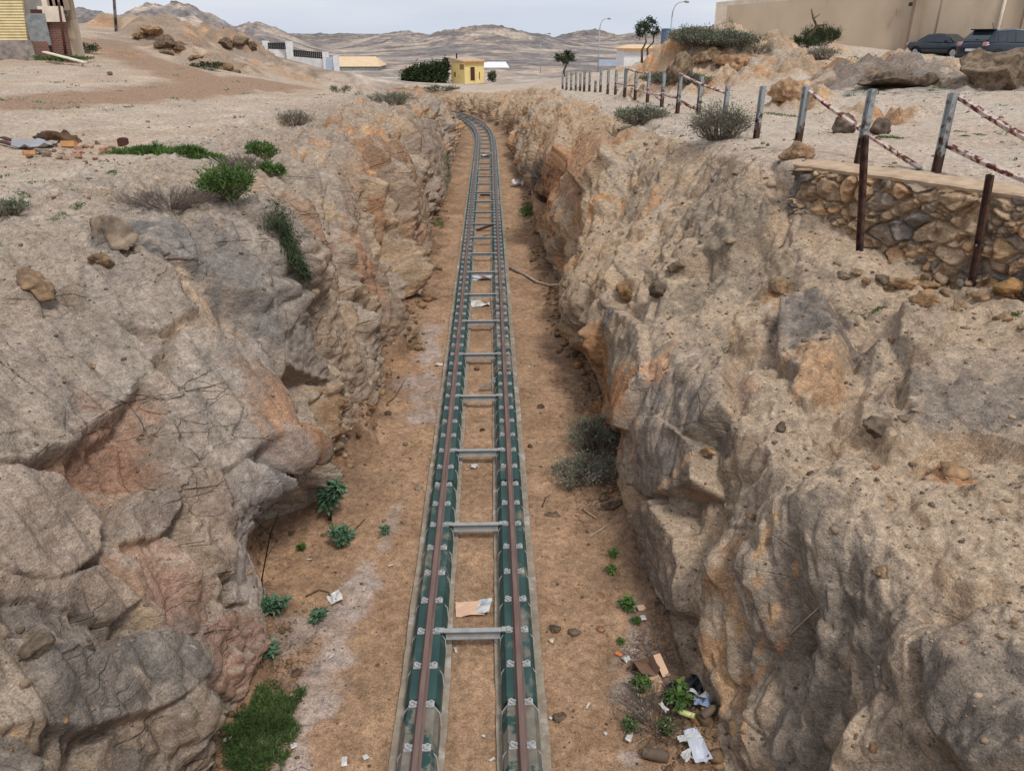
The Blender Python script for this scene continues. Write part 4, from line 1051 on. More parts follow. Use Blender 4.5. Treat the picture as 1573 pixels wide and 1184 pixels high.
def upright(label, bx, by, zb, tx_, ty_):
    b = at(bx, by, zb); t = atY(tx_, ty_, b.y - .05)
    d = (t - b); rot = d.to_track_quat('Z', 'Y').to_matrix()
    mb = MB()
    L_ = d.length + .12; c = (b + t) / 2 - d.normalized() * .06
    for q, dd in (((-.03, 0, 0), (.012, .09, L_)), ((.012, 0, 0), (.075, .016, L_)), ((.048, 0, 0), (.024, .05, L_ * .99))):
        mb.box(c + rot @ Vector(q), dd, rot)
    tag(mb.build('rusty_upright', M['rust'], None, False, None, .003), label, 'post')
upright('dark rusty steel upright in front of the stone wall near its far end', 1321, 374, 4.42, 1329, 208)
upright('dark rusty steel upright leaning on the stone wall near the right edge', 1490, 448, 3.7, 1521, 268)

# ------------------------------------------------------------------ buildings
def flat(name, c, r=.85, sc=2.0, v=.10, bump=.1, metal=0.0):
    return noise_mat(name, tuple(x * (1 - v) for x in c), tuple(x * (1 + v) for x in c), sc, r, bump, metal=metal)
M['beige'] = noise_mat('beige_render', lin((182, 164, 142)), lin((194, 176, 153)), .6, .9, .1, c3=lin((168, 150, 129)), s3=.35, lo3=.55, hi3=.75, stretch=(1, 1, .5))
M['beige2'] = noise_mat('beige_pier', lin((146, 130, 112)), lin((160, 142, 122)), .6, .9, .1)
M['cream'] = flat('cream_render', lin((222, 208, 190)))
M['white'] = flat('white_paint', lin((222, 222, 222)), .7)
M['eave'] = flat('brown_eave', lin((110, 82, 70)))
M['yellow'] = noise_mat('yellow_render', lin((226, 202, 134)), lin((234, 212, 148)), 1.5, .85, .1, c3=lin((212, 184, 116)), s3=1, lo3=.55, hi3=.7)
M['roofred'] = flat('faded_roof', lin((186, 160, 138)))
M['fascia'] = flat('orange_fascia', lin((190, 140, 88)))
M['wood'] = flat('dark_wood', lin((78, 52, 44)))
M['board'] = flat('brown_board', lin((150, 112, 70)))
M['roofbeige'] = flat('beige_roof', lin((214, 186, 150)))
M['greywall'] = flat('grey_wall', lin((140, 134, 128)))
M['bluewall'] = flat('blue_white_wall', lin((176, 188, 208)))
M['iron'] = flat('black_iron', (.02, .02, .022), .6)
M['ply'] = noise_mat('yellow_boards', lin((206, 188, 140)), lin((222, 205, 160)), 2, .8, .1)
M['block'] = noise_mat('grey_blocks', lin((120, 112, 106)), lin((160, 150, 142)), 3, .9, .4)
M['sheet'] = noise_mat('grey_sheet_metal', lin((118, 122, 124)), lin((150, 152, 150)), 3, .6, .2)
def brick_mat(name, c1, c2, mo, w, h):
    m, n, b = mat(name); L = n.links.new
    t = n.nodes.new('ShaderNodeTexCoord'); sp = n.nodes.new('ShaderNodeSeparateXYZ'); cb = n.nodes.new('ShaderNodeCombineXYZ')
    L(t.outputs['Object'], sp.inputs[0]); L(sp.outputs['X'], cb.inputs['X']); L(sp.outputs['Z'], cb.inputs['Y'])
    k = n.nodes.new('ShaderNodeTexBrick'); k.inputs['Scale'].default_value = 1
    k.inputs['Brick Width'].default_value = w; k.inputs['Row Height'].default_value = h; k.inputs['Mortar Size'].default_value = .014
    k.inputs['Color1'].default_value = (*c1, 1); k.inputs['Color2'].default_value = (*c2, 1); k.inputs['Mortar'].default_value = (*mo, 1)
    L(cb.outputs[0], k.inputs['Vector']); L(k.outputs['Color'], b.inputs['Base Color']); b.inputs['Roughness'].default_value = .9
    return m
M['brick'] = brick_mat('red_brick', lin((128, 82, 70)), lin((104, 72, 66)), lin((140, 120, 108)), .32, .11)
def pbox(px0, py0, px1, py1, Y, th, mb=None, slant=0.0):
    a = atY(px0, py1, Y); b = atY(px1, py0, Y)
    mb = mb or MB()
    return mb.box(((a.x + b.x) / 2, Y + th / 2, (a.z + b.z) / 2), (abs(b.x - a.x), th, abs(b.z - a.z)))
# derelict building at the left edge
dr = empty('derelict_building', atY(40, 90, 58)); di = -dr.location
tag(dr, 'derelict building of yellow boards, brick and boarded openings at the left edge', 'building')
mb = MB()
for i in range(22):           # shiplap boards, lower lip proud
    z0 = 62 - i * 4.4
    a = atY(-60, z0, 57.6); b = atY(41 - (62 - z0) * .13, z0 - 4.4, 57.6)
    mb.add([(a.x, 57.55, a.z), (b.x, 57.55, a.z), (b.x, 57.62, b.z), (a.x, 57.62, b.z), (a.x, 57.8, a.z), (b.x, 57.8, a.z), (b.x, 57.8, b.z), (a.x, 57.8, b.z)],
           [(0, 1, 2, 3), (4, 7, 6, 5), (0, 4, 5, 1), (1, 5, 6, 2), (2, 6, 7, 3), (3, 7, 4, 0)])
mb.build('board_cladding', M['ply'], dr, False, di)
pbox(-60, 62.2, 48, 100, 57.5, .5).build('block_plinth', M['block'], dr, False, di)
pbox(36, -30, 56, 22, 57.82, .3).build('pier', M['greywall'], dr, False, di)
pbox(34, 22.2, 54, 86, 57.8, .3).build('brick_pier', M['brick'], dr, False, di)
pbox(48, 21, 68, 70, 57.70, .08).build('door', M['sheet'], dr, False, di)
pbox(48, 64, 72, 90, 57.66, .12).build('brick_sill', M['brick'], dr, False, di)
pbox(55, -30, 64, 22, 57.84, .2).build('boarded_opening', M['cream'], dr, False, di)
pbox(48, 15, 64, 24, 57.74, .08).build('lintel', M['wood'], dr, False, di)
pbox(66, 33, 97, 90, 58.0, .3).build('brick_wall', M['brick'], dr, False, di)
pbox(62, 10, 95, 34, 57.75, .10).build('cream_panel', M['cream'], dr, False, di)
mb = MB()
for k in range(9): pbox(61 + k * 4.2, -30, 61 + k * 4.2 + (2.4 if k % 2 else 3.4), 12 + (k % 3) * 2, 57.95 + .06 * (k % 2), .05, mb)
mb.build('weathered_planks', M['beige2'], dr, False, di)
pbox(94, 22, 105, 60, 58.6, .4).build('end_wall', M['beige'], dr, False, di)
pbox(94, -30, 101, 30, 58.4, .4).build('end_wall', M['beige2'], dr, False, di)
pbox(-60, -30, 84, 88, 58.45, 2).build('rear_mass', M['beige'], dr, False, di)
def pole(name, label, cat, p0, p1, r0, r1, m, n=10):
    mb = MB(); mb.tube([p0, (Vector(p0) + Vector(p1)) / 2, p1], [r0, (r0 + r1) / 2, r1], n)
    return tag(mb.build(name, m, None, True), label, cat)
pole('timber_post', 'dark timber post leaning on the derelict building', 'post', atY(101, 84, 57.2), atY(90, 4, 57.4), .09, .07, M['wood'])
c = atY(101, 20, 57.3)
mb = MB(); mb.tube([c + Vector((.16 * math.cos(t), 0, .16 * math.sin(t))) for t in np.linspace(0, 2 * math.pi, 15)], .015, 5)
tag(mb.build('wire_hoop', M['greywall']), 'coil of wire hanging by the end of the derelict building', 'wire')
mb = MB(); mb.bar(atY(68, 80, 56.6), atY(130, 96, 55.0), .35, .07)
tag(mb.build('plank', M['cream']), 'pale plank ramp lying on the ground before the brick wall', 'plank')
b_ = atY(178, 49, 86)
M['polewood'] = noise_mat('weathered_pole', lin((70, 64, 60)), lin((150, 144, 136)), 3, .9, .3, stretch=(1, 1, .6))
pole('utility_pole', 'weathered wooden utility pole at the crest of the dirt road', 'utility pole', (b_.x, 86, drop(b_.x, 86) - .4), atY(170, -75, 86), .15, .12, M['polewood'])
# white wall with black slatted panels
ww = empty('garden_wall', atY(460, 100, 105)); wi = -ww.location
tag(ww, 'white garden wall with pillars and black slatted panels', 'wall')
for px, y0, y1, Y in ((409, 63, 96, 108), (445.5, 64, 108, 106), (501, 80, 118, 104), (516.5, 86, 118, 103.5)):
    pbox(px - 2.7, y0, px + 2.7, y1, Y, .5).build('pillar', M['white'], ww, False, wi)
pbox(412, 76.5, 443, 108, 107.1, .25).build('wall_panel', M['white'], ww, False, wi)
mb = MB()
a0, a1 = atY(448, 88, 106), atY(499, 92, 104.3)
for za, zb2 in (((448, 87.5), (499, 91.5)),):
    p0 = atY(448, 87.5, 106); p1 = atY(499, 91.5, 104.3)
    mb.add([(p0.x, 106, p0.z - 4), (p1.x, 104.3, p1.z - 4), (p1.x, 104.3, p1.z), (p0.x, 106, p0.z), (p0.x, 106.25, p0.z - 4), (p1.x, 104.55, p1.z - 4), (p1.x, 104.55, p1.z), (p0.x, 106.25, p0.z)],
           [(0, 1, 2, 3), (7, 6, 5, 4), (3, 2, 6, 7), (0, 3, 7, 4), (1, 5, 6, 2)])
mb.build('wall_panel', M['white'], ww, False, wi)
pbox(503.9, 88, 514, 118, 103.8, .2).build('wall_panel', M['bluewall'], ww, False, wi)
for (x0, ya0, yb0, x1, ya1, yb1, Y0, Y1, n) in ((411.8, 66, 75.5, 442.8, 66, 76, 107.6, 106.4, 11), (448.2, 76.5, 87, 498.2, 81, 91, 106.1, 104.4, 17)):
    mb = MB(); ms = MB()
    for k in range(n):
        f0 = (k + .12) / n; f1_ = (k + .56) / n
        Y = Y0 + (Y1 - Y0) * f0
        pbox(x0 + (x1 - x0) * f0, ya0 + (ya1 - ya0) * f0, x0 + (x1 - x0) * f1_, yb0 + (yb1 - yb0) * f0, Y, .06, mb)
    for f0 in (0.08, .92):
        pa = atY(x0, ya0 + (yb0 - ya0) * f0, Y0 + .1); pb_ = atY(x1, ya1 + (yb1 - ya1) * f0, Y1 + .1)
        mb.bar(pa, pb_, .05, .06)
    mb.build('slat_panel', M['iron'], ww, False, wi)
# far low buildings in the valley
def house(name, label, px0, px1, py0, py1, pyr, Y, depth, mw, mr, hip=.3, over=.25, cat='building', extra=None):
    a = atY(px0, py1, Y); b = atY(px1, py0, Y); rz_ = atY(px0, pyr, Y).z
    t = tag(empty(name, ((a.x + b.x) / 2, Y, a.z)), label, cat); iv = -t.location
    MB().box(((a.x + b.x) / 2, Y + depth / 2, (a.z - 3 + b.z) / 2), (b.x - a.x, depth, b.z - a.z + 3)).build('wall', mw, t, False, iv)
    x0, x1, y0, y1, z = a.x - over, b.x + over, Y - over, Y + depth + over, b.z + .01
    hx = hip * (x1 - x0)
    mb = MB(); mb.add([(x0, y0, z), (x1, y0, z), (x1, y1, z), (x0, y1, z), (x0 + hx, (y0 + y1) / 2, rz_), (x1 - hx, (y0 + y1) / 2, rz_), (x0, y0, z + .12), (x1, y0, z + .12), (x1, y1, z + .12), (x0, y1, z + .12)],
                      [(0, 3, 2, 1), (0, 1, 7, 6), (1, 2, 8, 7), (2, 3, 9, 8), (3, 0, 6, 9), (6, 7, 5, 4), (8, 9, 4, 5), (7, 8, 5), (9, 6, 4)])
    mb.build('roof', mr, t, False, iv)
    return t, iv, a, b
t, iv, a, b = house('warehouse', 'long low warehouse with beige hipped roof behind the white garden wall', 506, 582, 103, 112, 88, 185, 12, M['greywall'], M['roofbeige'], .14)
for k in range(3): pbox(523 + k * 20, 104.5, 541 + k * 20, 111, 184.9, .15).build('door', M['sheet'], t, False, iv)
t, iv, a, b = house('shed', 'white roofed shed with pale blue walls right of the yellow hut', 741, 781, 105, 112, 96, 200, 9, M['bluewall'], M['white'], .12)
for k in range(4): pbox(744 + k * 9, 106, 749 + k * 9, 111, 199.9, .15).build('window', M['greywall'], t, False, iv)
t, iv, a, b = house('house', 'white house with orange tiled roof beside the knoll', 958, 1012, 76.5, 100, 69, 84, 5, M['white'], M['roofbeige'], .25, .3, 'house')
pbox(953, 74.6, 1016, 77.2, 83.66, .1).build('fascia', M['fascia'], t, False, iv)
mb = pbox(556, 112, 640, 118, 170, .6); tag(mb.build('yard_wall', M['greywall']), 'grey yard wall in the valley left of the dark tree', 'wall')
mb = pbox(582, 119.5, 634, 124, 150, .4); tag(mb.build('yard_wall', M['white']), 'low white wall in the valley beside the dark tree', 'wall')
mb = pbox(742, 112, 792, 116, 178, .6); tag(mb.build('yard_wall', M['greywall']), 'grey yard wall in the valley right of the yellow hut', 'wall')
mb = pbox(920, 92, 958, 101, 92, .3); tag(mb.build('yard_wall', M['bluewall']), 'pale blue-grey wall left of the white house', 'wall')
for k, (px, py) in enumerate([(604, 107), (622, 106), (664, 100), (670, 100), (682, 100)]):
    house('distant_house', ['tiny white house far across the valley, leftmost of five', 'tiny white house far across the valley, second from the left', 'tiny white house just above the dark tree, third from the left', 'tiny white house just above the dark tree, fourth from the left', 'tiny white house against the corner of the yellow hut'][k], px - 3.5, px + 3.5, py - 1.5, py + 3, py - 4, 260, 5, M['white'], M['white'], .2, .2, 'house')
# the yellow hut, corner towards us
hb = atY(714, 127, 114); RZ = R(35)
hut = tag(empty('yellow_hut', (hb.x, 114, hb.z), RZ), 'small yellow hut with dark doorway beyond the end of the cutting', 'hut')
HW, HL, HT = 3.25, 3.4, 2.55
mb = MB(); mb.box((HW / 2, HL / 2, HT / 2 - .6), (HW, HL, HT + 1.2)); mb.build('wall', M['yellow'], hut)
mb = MB(); mb.add([(-.25, -.3, HT), (HW + .3, -.3, HT), (HW + .3, HL + .3, HT + .1), (-.25, HL + .3, HT + .1), (-.25, -.3, HT + .14), (HW + .3, -.3, HT + .14), (HW + .3, HL + .3, HT + .6), (-.25, HL + .3, HT + .6)],
                  [(3, 2, 1, 0), (4, 5, 6, 7), (0, 1, 5, 4), (1, 2, 6, 5), (2, 3, 7, 6), (3, 0, 4, 7)])
rf_ = mb.build('roof', M['roofred'], hut)
mb = MB(); mb.box((HW / 2, -.31, HT + .07), (HW + .6, .03, .2)); mb.build('fascia', M['fascia'], rf_)
mb = MB(); mb.tube([(.2, 2.2, HT), (.2, 2.2, HT + 1.1)], .11, 8); mb.build('chimney', M['iron'], rf_)
mb = MB(); mb.box((1.28, -.01, 1.1), (.72, .06, 1.75)); dd_ = mb.build('door', M['wood'], hut)
mb = MB(); [mb.box((1.28 + q * .41, -.02, 1.12), (.08, .10, 1.85)) for q in (-1, 1)]; mb.box((1.28, -.02, 2.0), (.74, .10, .09)); mb.build('door_frame', M['yellow'], dd_)
mb = MB(); mb.box((-.01, .65, 1.95), (.06, .95, .62)); mb.build('window', M['board'], hut)
mb = MB(); mb.box((-.01, 2.45, .95), (.06, .5, .62)); mb.build('window', M['board'], hut)
mb = MB(); mb.box((2.45, -.02, .8), (.10, .05, .95)); mb.build('plank', M['wood'], hut)
# big beige building at the right
bb = empty('beige_building', atY(1400, 84, 56)); bi = -bb.location
tag(bb, 'large beige rendered building with tall blank wall behind the parked cars', 'building')
def wallseg(name, pA, YA, pB, YB, m, zlo, zA, zB, th=.5, parent=bb, iv=bi):
    a = atY(pA, 60, YA); b = atY(pB, 60, YB); d = Vector((b.x - a.x, YB - YA, 0)); n = Vector((-d.y, d.x, 0)).normalized() * th
    mb = MB(); mb.add([(a.x, YA, zlo), (b.x, YB, zlo), (b.x, YB, zB), (a.x, YA, zA), (a.x + n.x, YA + n.y, zlo), (b.x + n.x, YB + n.y, zlo), (b.x + n.x, YB + n.y, zB), (a.x + n.x, YA + n.y, zA)],
                      [(0, 1, 2, 3), (7, 6, 5, 4), (3, 2, 6, 7), (0, 3, 7, 4), (1, 5, 6, 2), (0, 4, 5, 1)])
    return mb.build(name, m, parent, False, iv)
zt = lambda px, py, Y: atY(px, py, Y).z
wallseg('wall', 1112, 63, 1396, 56, M['beige'], 4, zt(1112, 9, 63), zt(1396, -16, 56))
wallseg('pier', 1396.5, 55.4, 1408, 55.3, M['beige2'], 4, 12, 12, .8)
wallseg('wall', 1408, 55.8, 1564, 52.6, M['beige'], 4, 12, 12)
wallseg('side_wall', 1564.5, 52.3, 1700, 51, M['beige2'], 4, 12, 12)
wallseg('upper_wall', 1095, 66, 1320, 60, M['cream'], 4, zt(1095, 4, 66), zt(1320, -22, 60))
mb = MB(); p0 = atY(1090, -3.5, 65.4); p1 = atY(1330, -36, 59.2); mb.bar(p0, p1, .12, .3); mb.build('eave', M['eave'], bb, False, bi)
for px, Y, w, m_ in ((1264, 59.0, .09, 'greywall'), (1524, 53.2, .16, 'cream'), (1430, 55.2, .03, 'beige2'), (1192, 60.9, .03, 'beige2')):
    p0 = atY(px, 80, Y); mb = MB(); mb.tube([(p0.x, Y, 5.5), (p0.x + (.12 if px == 1264 else .1), Y, 12 if px > 1396 else 9)], w / 2 + .02, 8)
    mb.build('downpipe' if w > .05 else 'wall_joint', M[m_], bb, True, bi)
mb = pbox(1377, 14, 1381, 24, 56.3, .12); mb.build('vent', M['beige2'], bb, False, bi)
mb = MB(); p0 = atY(1399, 7, 55.2); mb.box(p0, (.18, .16, .22)); mb.build('lamp', M['iron'], bb, False, bi)
# water tank on the skyline
p = atY(1023, 55, 70)
tk = tag(empty('water_tank', p), 'small blue-grey water tank on the skyline behind the knoll', 'tank')
M['tank'] = flat('blue_plastic', lin((92, 112, 140)), .5)
mb = MB(); mb.tube([(0, 0, -1.5), (0, 0, .42)], .40, 20); mb.build('drum', M['tank'], tk)
mb = MB(); mb.tube([(0, 0, .425), (0, 0, .50), (0, 0, .55)], [.42, .42, .2], 20); mb.build('lid', M['tank'], tk)
# street lamps
M['lampsteel'] = flat('lamp_steel', lin((150, 158, 166)), .5, metal=.3)
for px, pyt, Y, arm, lab in ((831, 52, 168, 15, 'tall curved street lamp in the valley, farthest of the three'), (922, 29, 138, 16, 'tall curved street lamp above the small lone tree, middle of the three'), (1034, 3, 98, 24, 'tall curved street lamp behind the knoll, nearest of the three')):
    tp = atY(px, pyt, Y)
    lp = tag(empty('street_lamp', (tp.x, Y, tp.z - 8.2)), lab, 'street lamp', 'street lamps in the valley')
    ax = atY(px + arm, pyt, Y).x - tp.x
    mb = MB(); mb.tube([(0, 0, -1), (0, 0, 6.6)], [.10, .065], 8); mb.build('pole', M['lampsteel'], lp, True)
    mb = MB(); mb.tube([(0, 0, 6.6), (.03 * ax, 0, 7.2), (.16 * ax, 0, 7.8), (.4 * ax, 0, 8.12), (.72 * ax, 0, 8.2)], [.065, .06, .05, .045, .04], 8); mb.build('arm', M['lampsteel'], lp, True)
    mb = MB(); mb.tube([(.70 * ax, 0, 8.2), (.78 * ax, 0, 8.2), (.98 * ax, 0, 8.16), (1.03 * ax, 0, 8.14)], [.05, .12, .11, .03], 8); mb.build('lamp_head', M['greywall'], lp, True)

# ------------------------------------------------------------------ cars
def paint(name, c):
    m, n, b = mat(name); b.inputs['Base Color'].default_value = (*c, 1); b.inputs['Roughness'].default_value = .28
    b.inputs['Metallic'].default_value = .45; b.inputs['Coat Weight'].default_value = .6; b.inputs['Coat Roughness'].default_value = .08
    return m
M['paint_a'] = paint('slate_paint', (.035, .045, .062)); M['paint_b'] = paint('navy_paint', (.02, .028, .042))
m, n, b = mat('car_glass'); b.inputs['Base Color'].default_value = (.02, .03, .035, 1); b.inputs['Roughness'].default_value = .05; b.inputs['Specular IOR Level'].default_value = .6; M['glass'] = m
m, n, b = mat('tyre'); b.inputs['Base Color'].default_value = (.015, .015, .016, 1); b.inputs['Roughness'].default_value = .8; M['tyre'] = m
m, n, b = mat('alloy'); b.inputs['Base Color'].default_value = (.45, .46, .48, 1); b.inputs['Roughness'].default_value = .35; b.inputs['Metallic'].default_value = .8; M['alloy'] = m
m, n, b = mat('tail_lens'); b.inputs['Base Color'].default_value = (.55, .30, .30, 1); b.inputs['Roughness'].default_value = .08; M['lens'] = m
m, n, b = mat('head_lens'); b.inputs['Base Color'].default_value = (.7, .72, .75, 1); b.inputs['Roughness'].default_value = .05; M['clear'] = m
def car(label, loc, rz, pm, body, house_, L2, wheels, hatch):
    c = tag(empty('parked_car', loc, rz), label, 'car')
    # body: rings across, from tail to nose: x, half width, sill z, shoulder z
    mb = MB(); vs = []; fs = []; k = 11
    for x, hw, z0, zs in body:
        ring = [(-hw * .80, z0), (-hw * .97, z0 + .10), (-hw, (z0 + zs) * .5), (-hw * .985, zs - .10), (-hw * .90, zs - .01), (0, zs + .035)]
        full = ring + [(-a, z) for a, z in ring[-2::-1]]
        vs += [(x, a, z) for a, z in full]
    for i in range(len(body) - 1):
        for j in range(k):
            a = i * k + j; b2 = i * k + (j + 1) % k
            fs.append((a, b2, b2 + k, a + k))
    fs.append(tuple(range(k))); fs.append(tuple(range((len(body) - 1) * k + k - 1, (len(body) - 1) * k - 1, -1)))
    o = mb.add(vs, fs).build('body', pm, c, True)
    md = o.modifiers.new('sub', 'SUBSURF'); md.levels = 2; md.render_levels = 2
    # cabin: x, half width low, half width high, z low, z high
    mb = MB(); vs = []; fs = []
    for x, hb, ht, zl, zh in house_:
        vs += [(x, -hb, zl), (x, -ht - .03, zh - .05), (x, -ht + .08, zh), (x, ht - .08, zh), (x, ht + .03, zh - .05), (x, hb, zl)]
    nn_ = len(house_)
    for i in range(nn_ - 1):
        for j in range(5):
            a = i * 6 + j
            fs.append((a, a + 1, a + 7, a + 6))
    fs.append((5, 4, 3, 2, 1, 0)); q = (nn_ - 1) * 6; fs.append((q, q + 1, q + 2, q + 3, q + 4, q + 5))
    mb.add(vs, fs).build('cabin', pm, c, False, None, .02)
    # windows proud of the cabin sides
    def side_pt(i, s, f):
        x, hb, ht, zl, zh = house_[i]
        zt_ = zh - .07
        return Vector((x, s * (hb + (ht + .03 - hb) * f + .006), zl + (zt_ - zl) * f))
    for s_ in (-1, 1):
        for (i, j, u0, u1) in hatch['side']:
            A0, A1, B0, B1 = side_pt(i, s_, .08), side_pt(i, s_, .92), side_pt(j, s_, .08), side_pt(j, s_, .92)
            p = [A0.lerp(B0, u0), A0.lerp(B0, u1), A1.lerp(B1, u1), A1.lerp(B1, u0)]
            off = Vector((0, s_ * .012, 0))
            mb = MB(); mb.add([q_ - off for q_ in p] + [q_ + off * .3 for q_ in p], [(3, 2, 1, 0), (4, 5, 6, 7), (0, 1, 5, 4), (1, 2, 6, 5), (2, 3, 7, 6), (3, 0, 4, 7)])
            mb.build('side_window', M['glass'], c)
    def cross_pane(i, j, name):
        x0, b0, t0, l0, h0 = house_[i]; x1, b1, t1, l1, h1 = house_[j]
        # low edge at i, high edge at j
        nrm = Vector((-(h1 - l0) * (1 if x1 > x0 else -1), 0, abs(x1 - x0))).normalized() * .008
        lo, hi = Vector((x0, 0, h0 if h0 - l0 < .1 else l0)), Vector((x1, 0, h1))
        a_, b_2 = lo.lerp(hi, .10), lo.lerp(hi, .93)
        p = [a_ + Vector((0, -b0 * .86, 0)), a_ + Vector((0, b0 * .86, 0)), b_2 + Vector((0, t1 * .88, 0)), b_2 + Vector((0, -t1 * .88, 0))]
        mb = MB(); mb.add([q_ - nrm * 2 for q_ in p] + [q_ + nrm for q_ in p], [(3, 2, 1, 0), (4, 5, 6, 7), (0, 1, 5, 4), (1, 2, 6, 5), (2, 3, 7, 6), (3, 0, 4, 7)])
        mb.build(name, M['glass'], c)
    cross_pane(0, 1, 'rear_window'); cross_pane(nn_ - 1, nn_ - 2, 'windscreen')
    for xw in wheels:
        for s_ in (-1, 1):
            yw = s_ * .76
            w = MB(); w.tube([(xw, yw - .11, .32), (xw, yw + .11, .32)], .32, 24); wo = w.build('wheel', M['tyre'], c, False, None, .02)
            w = MB(); w.tube([(xw, yw + s_ * .08, .32), (xw, yw + s_ * .118, .32)], .20, 16)
            for k_ in range(5): w.bar((xw, yw + s_ * .12, .32), (xw + .2 * math.cos(k_ * 1.2566), yw + s_ * .12, .32 + .2 * math.sin(k_ * 1.2566)), .05, .02)
            w.build('rim', M['alloy'], wo)
            w = MB(); w.tube([(xw + .36 * math.cos(t), s_ * .872, .32 + .36 * math.sin(t)) for t in np.linspace(-.1, math.pi + .1, 14)], .03, 6); w.build('wheel_arch', M['tyre'], c, True)
    xt, xn = body[0][0], body[-1][0]
    for s_ in (-1, 1):
        w = MB(); w.box((xt + .07, s_ * .68, hatch['tz']), (.16, .22, .17)); w.build('tail_light', M['lens'], c, False, None, .03)
        w = MB(); w.box((xn - .12, s_ * .62, .66), (.2, .30, .13)); w.build('headlight', M['clear'], c, False, None, .03)
        w = MB(); w.box((hatch['mx'], s_ * .98, .98), (.12, .2, .14)); w.build('wing_mirror', M['tyre'] if pm is M['paint_a'] else pm, c, False, None, .03)
        for hx in hatch['handles']:
            w = MB(); w.box((hx, s_ * .885, .80), (.18, .03, .03)); w.build('door_handle', pm, c, False, None, .008)
        w = MB(); w.box((.05, s_ * .90, .55), (2.3, .03, .05)); w.build('side_moulding', M['tyre'], c)
    w = MB(); w.box((xt + .0, 0, .36), (.14, 1.5, .16)); w.build('rear_bumper', pm, c, False, None, .05)
    w = MB(); w.box((xt - .0, 0, .64), (.08, .5, .11)); w.build('number_plate', M['white'], c)
    w = MB(); w.box((xn - .02, 0, .45), (.1, 1.1, .2)); w.build('grille', M['tyre'], c, False, None, .03)
    return c
sp = atY(1446, 88, 53.5); zz = sp.z
car('slate grey saloon parked against the beige wall, nose towards us', (sp.x, 53.5, zz - .05), math.atan2(-.90, .42), M['paint_a'],
    [(-2.2, .74, .34, .86), (-2.1, .82, .26, .97), (-1.2, .87, .22, .98), (0, .88, .22, .94), (1.0, .87, .22, .93), (1.7, .84, .22, .84), (2.1, .76, .25, .70), (2.25, .60, .32, .58)],
    [(-1.55, .72, .60, .93, .99), (-.85, .78, .60, .93, 1.40), (-.1, .79, .62, .93, 1.45), (.42, .79, .60, .92, 1.40), (1.20, .76, .60, .90, .95)], 0, (-1.36, 1.36),
    dict(side=[(0, 1, .55, .98), (1, 2, .03, .95), (2, 3, .05, .98)], tz=.82, mx=.82, handles=(-.75, .25)))
sp = atY(1534, 99, 39.5); zz = sp.z
suv = car('dark blue hatchback with roof spoiler and aerial behind the big boulder', (sp.x, 39.5, zz), math.atan2(.35, .94), M['paint_b'],
    [(-2.1, .78, .36, .84), (-2.02, .86, .28, 1.0), (-1.2, .90, .24, 1.02), (0, .90, .24, .98), (1.0, .89, .24, .96), (1.7, .86, .24, .88), (2.1, .78, .28, .74), (2.22, .62, .34, .60)],
    [(-1.98, .78, .64, .96, 1.02), (-1.42, .80, .64, .97, 1.50), (-.3, .81, .66, .96, 1.56), (.35, .80, .64, .95, 1.52), (1.25, .78, .62, .92, .97)], 0, (-1.34, 1.36),
    dict(side=[(0, 1, .62, .97), (1, 2, .02, .48), (1, 2, .53, .97), (2, 3, .05, .98)], tz=.90, mx=.85, handles=(-.65, .35)))
w = MB(); w.box((-1.52, 0, 1.51), (.30, 1.15, .05)); w.build('roof_spoiler', M['tyre'], suv, False, None, .02)
w = MB(); w.tube([(-.9, 0, 1.54), (-1.05, 0, 1.80)], .014, 6); w.build('aerial', M['tyre'], suv)
w = MB(); w.bar((-1.93, -.05, 1.08), (-1.80, -.42, 1.12), .03, .03); w.build('rear_wiper', M['tyre'], suv)

# ------------------------------------------------------------------ vegetation
def leafmat(name, c1, c2):
    m = noise_mat(name, c1, c2, 3, .65, 0, tint=True)
    return m
M['leaf'] = leafmat('leaf_green', lin((66, 92, 44)), lin((92, 118, 58)))
M['leaf_dark'] = leafmat('leaf_dark', lin((44, 58, 34)), lin((64, 78, 46)))
M['leaf_scrub'] = leafmat('leaf_scrub', lin((118, 122, 106)), lin((150, 150, 134)))
M['leaf_mat'] = leafmat('leaf_mat', lin((58, 78, 40)), lin((84, 102, 58)))
M['leaf_blue'] = leafmat('leaf_bluegreen', lin((78, 108, 84)), lin((110, 136, 108)))
M['leaf_grey'] = leafmat('leaf_grey', lin((96, 102, 86)), lin((126, 128, 110)))
M['twig'] = leafmat('dry_twig', lin((92, 80, 72)), lin((124, 108, 96)))
M['bark'] = noise_mat('bark', lin((72, 56, 44)), lin((110, 92, 76)), 8, .9, .4, stretch=(1, 1, .3))
def unit(v): return v / (np.linalg.norm(v, axis=1)[:, None] + 1e-9)
def leaf_quads(base, d, L, Wd, g, tvar=.3, droop=0.0):
    n = len(base)
    L = np.broadcast_to(L, n)[:, None]; Wd = np.broadcast_to(Wd, n)[:, None]
    d = unit(d); s = unit(np.cross(d, g.normal(size=(n, 3))))
    up = np.cross(s, d)
    V = np.stack([base, base + d * L * .5 + s * Wd * .5 + up * Wd * .12, base + d * L - np.array([0, 0, 1]) * L * droop, base + d * L * .5 - s * Wd * .5 + up * Wd * .12], 1).reshape(-1, 3)
    Fq = np.arange(4 * n).reshape(n, 4)
    t = np.repeat(1 + tvar * g.uniform(-1, 1, n), 4)
    T = np.stack([t * np.repeat(1 + .12 * g.uniform(-1, 1, n), 4), t, t * .95], 1)
    return V, Fq, T
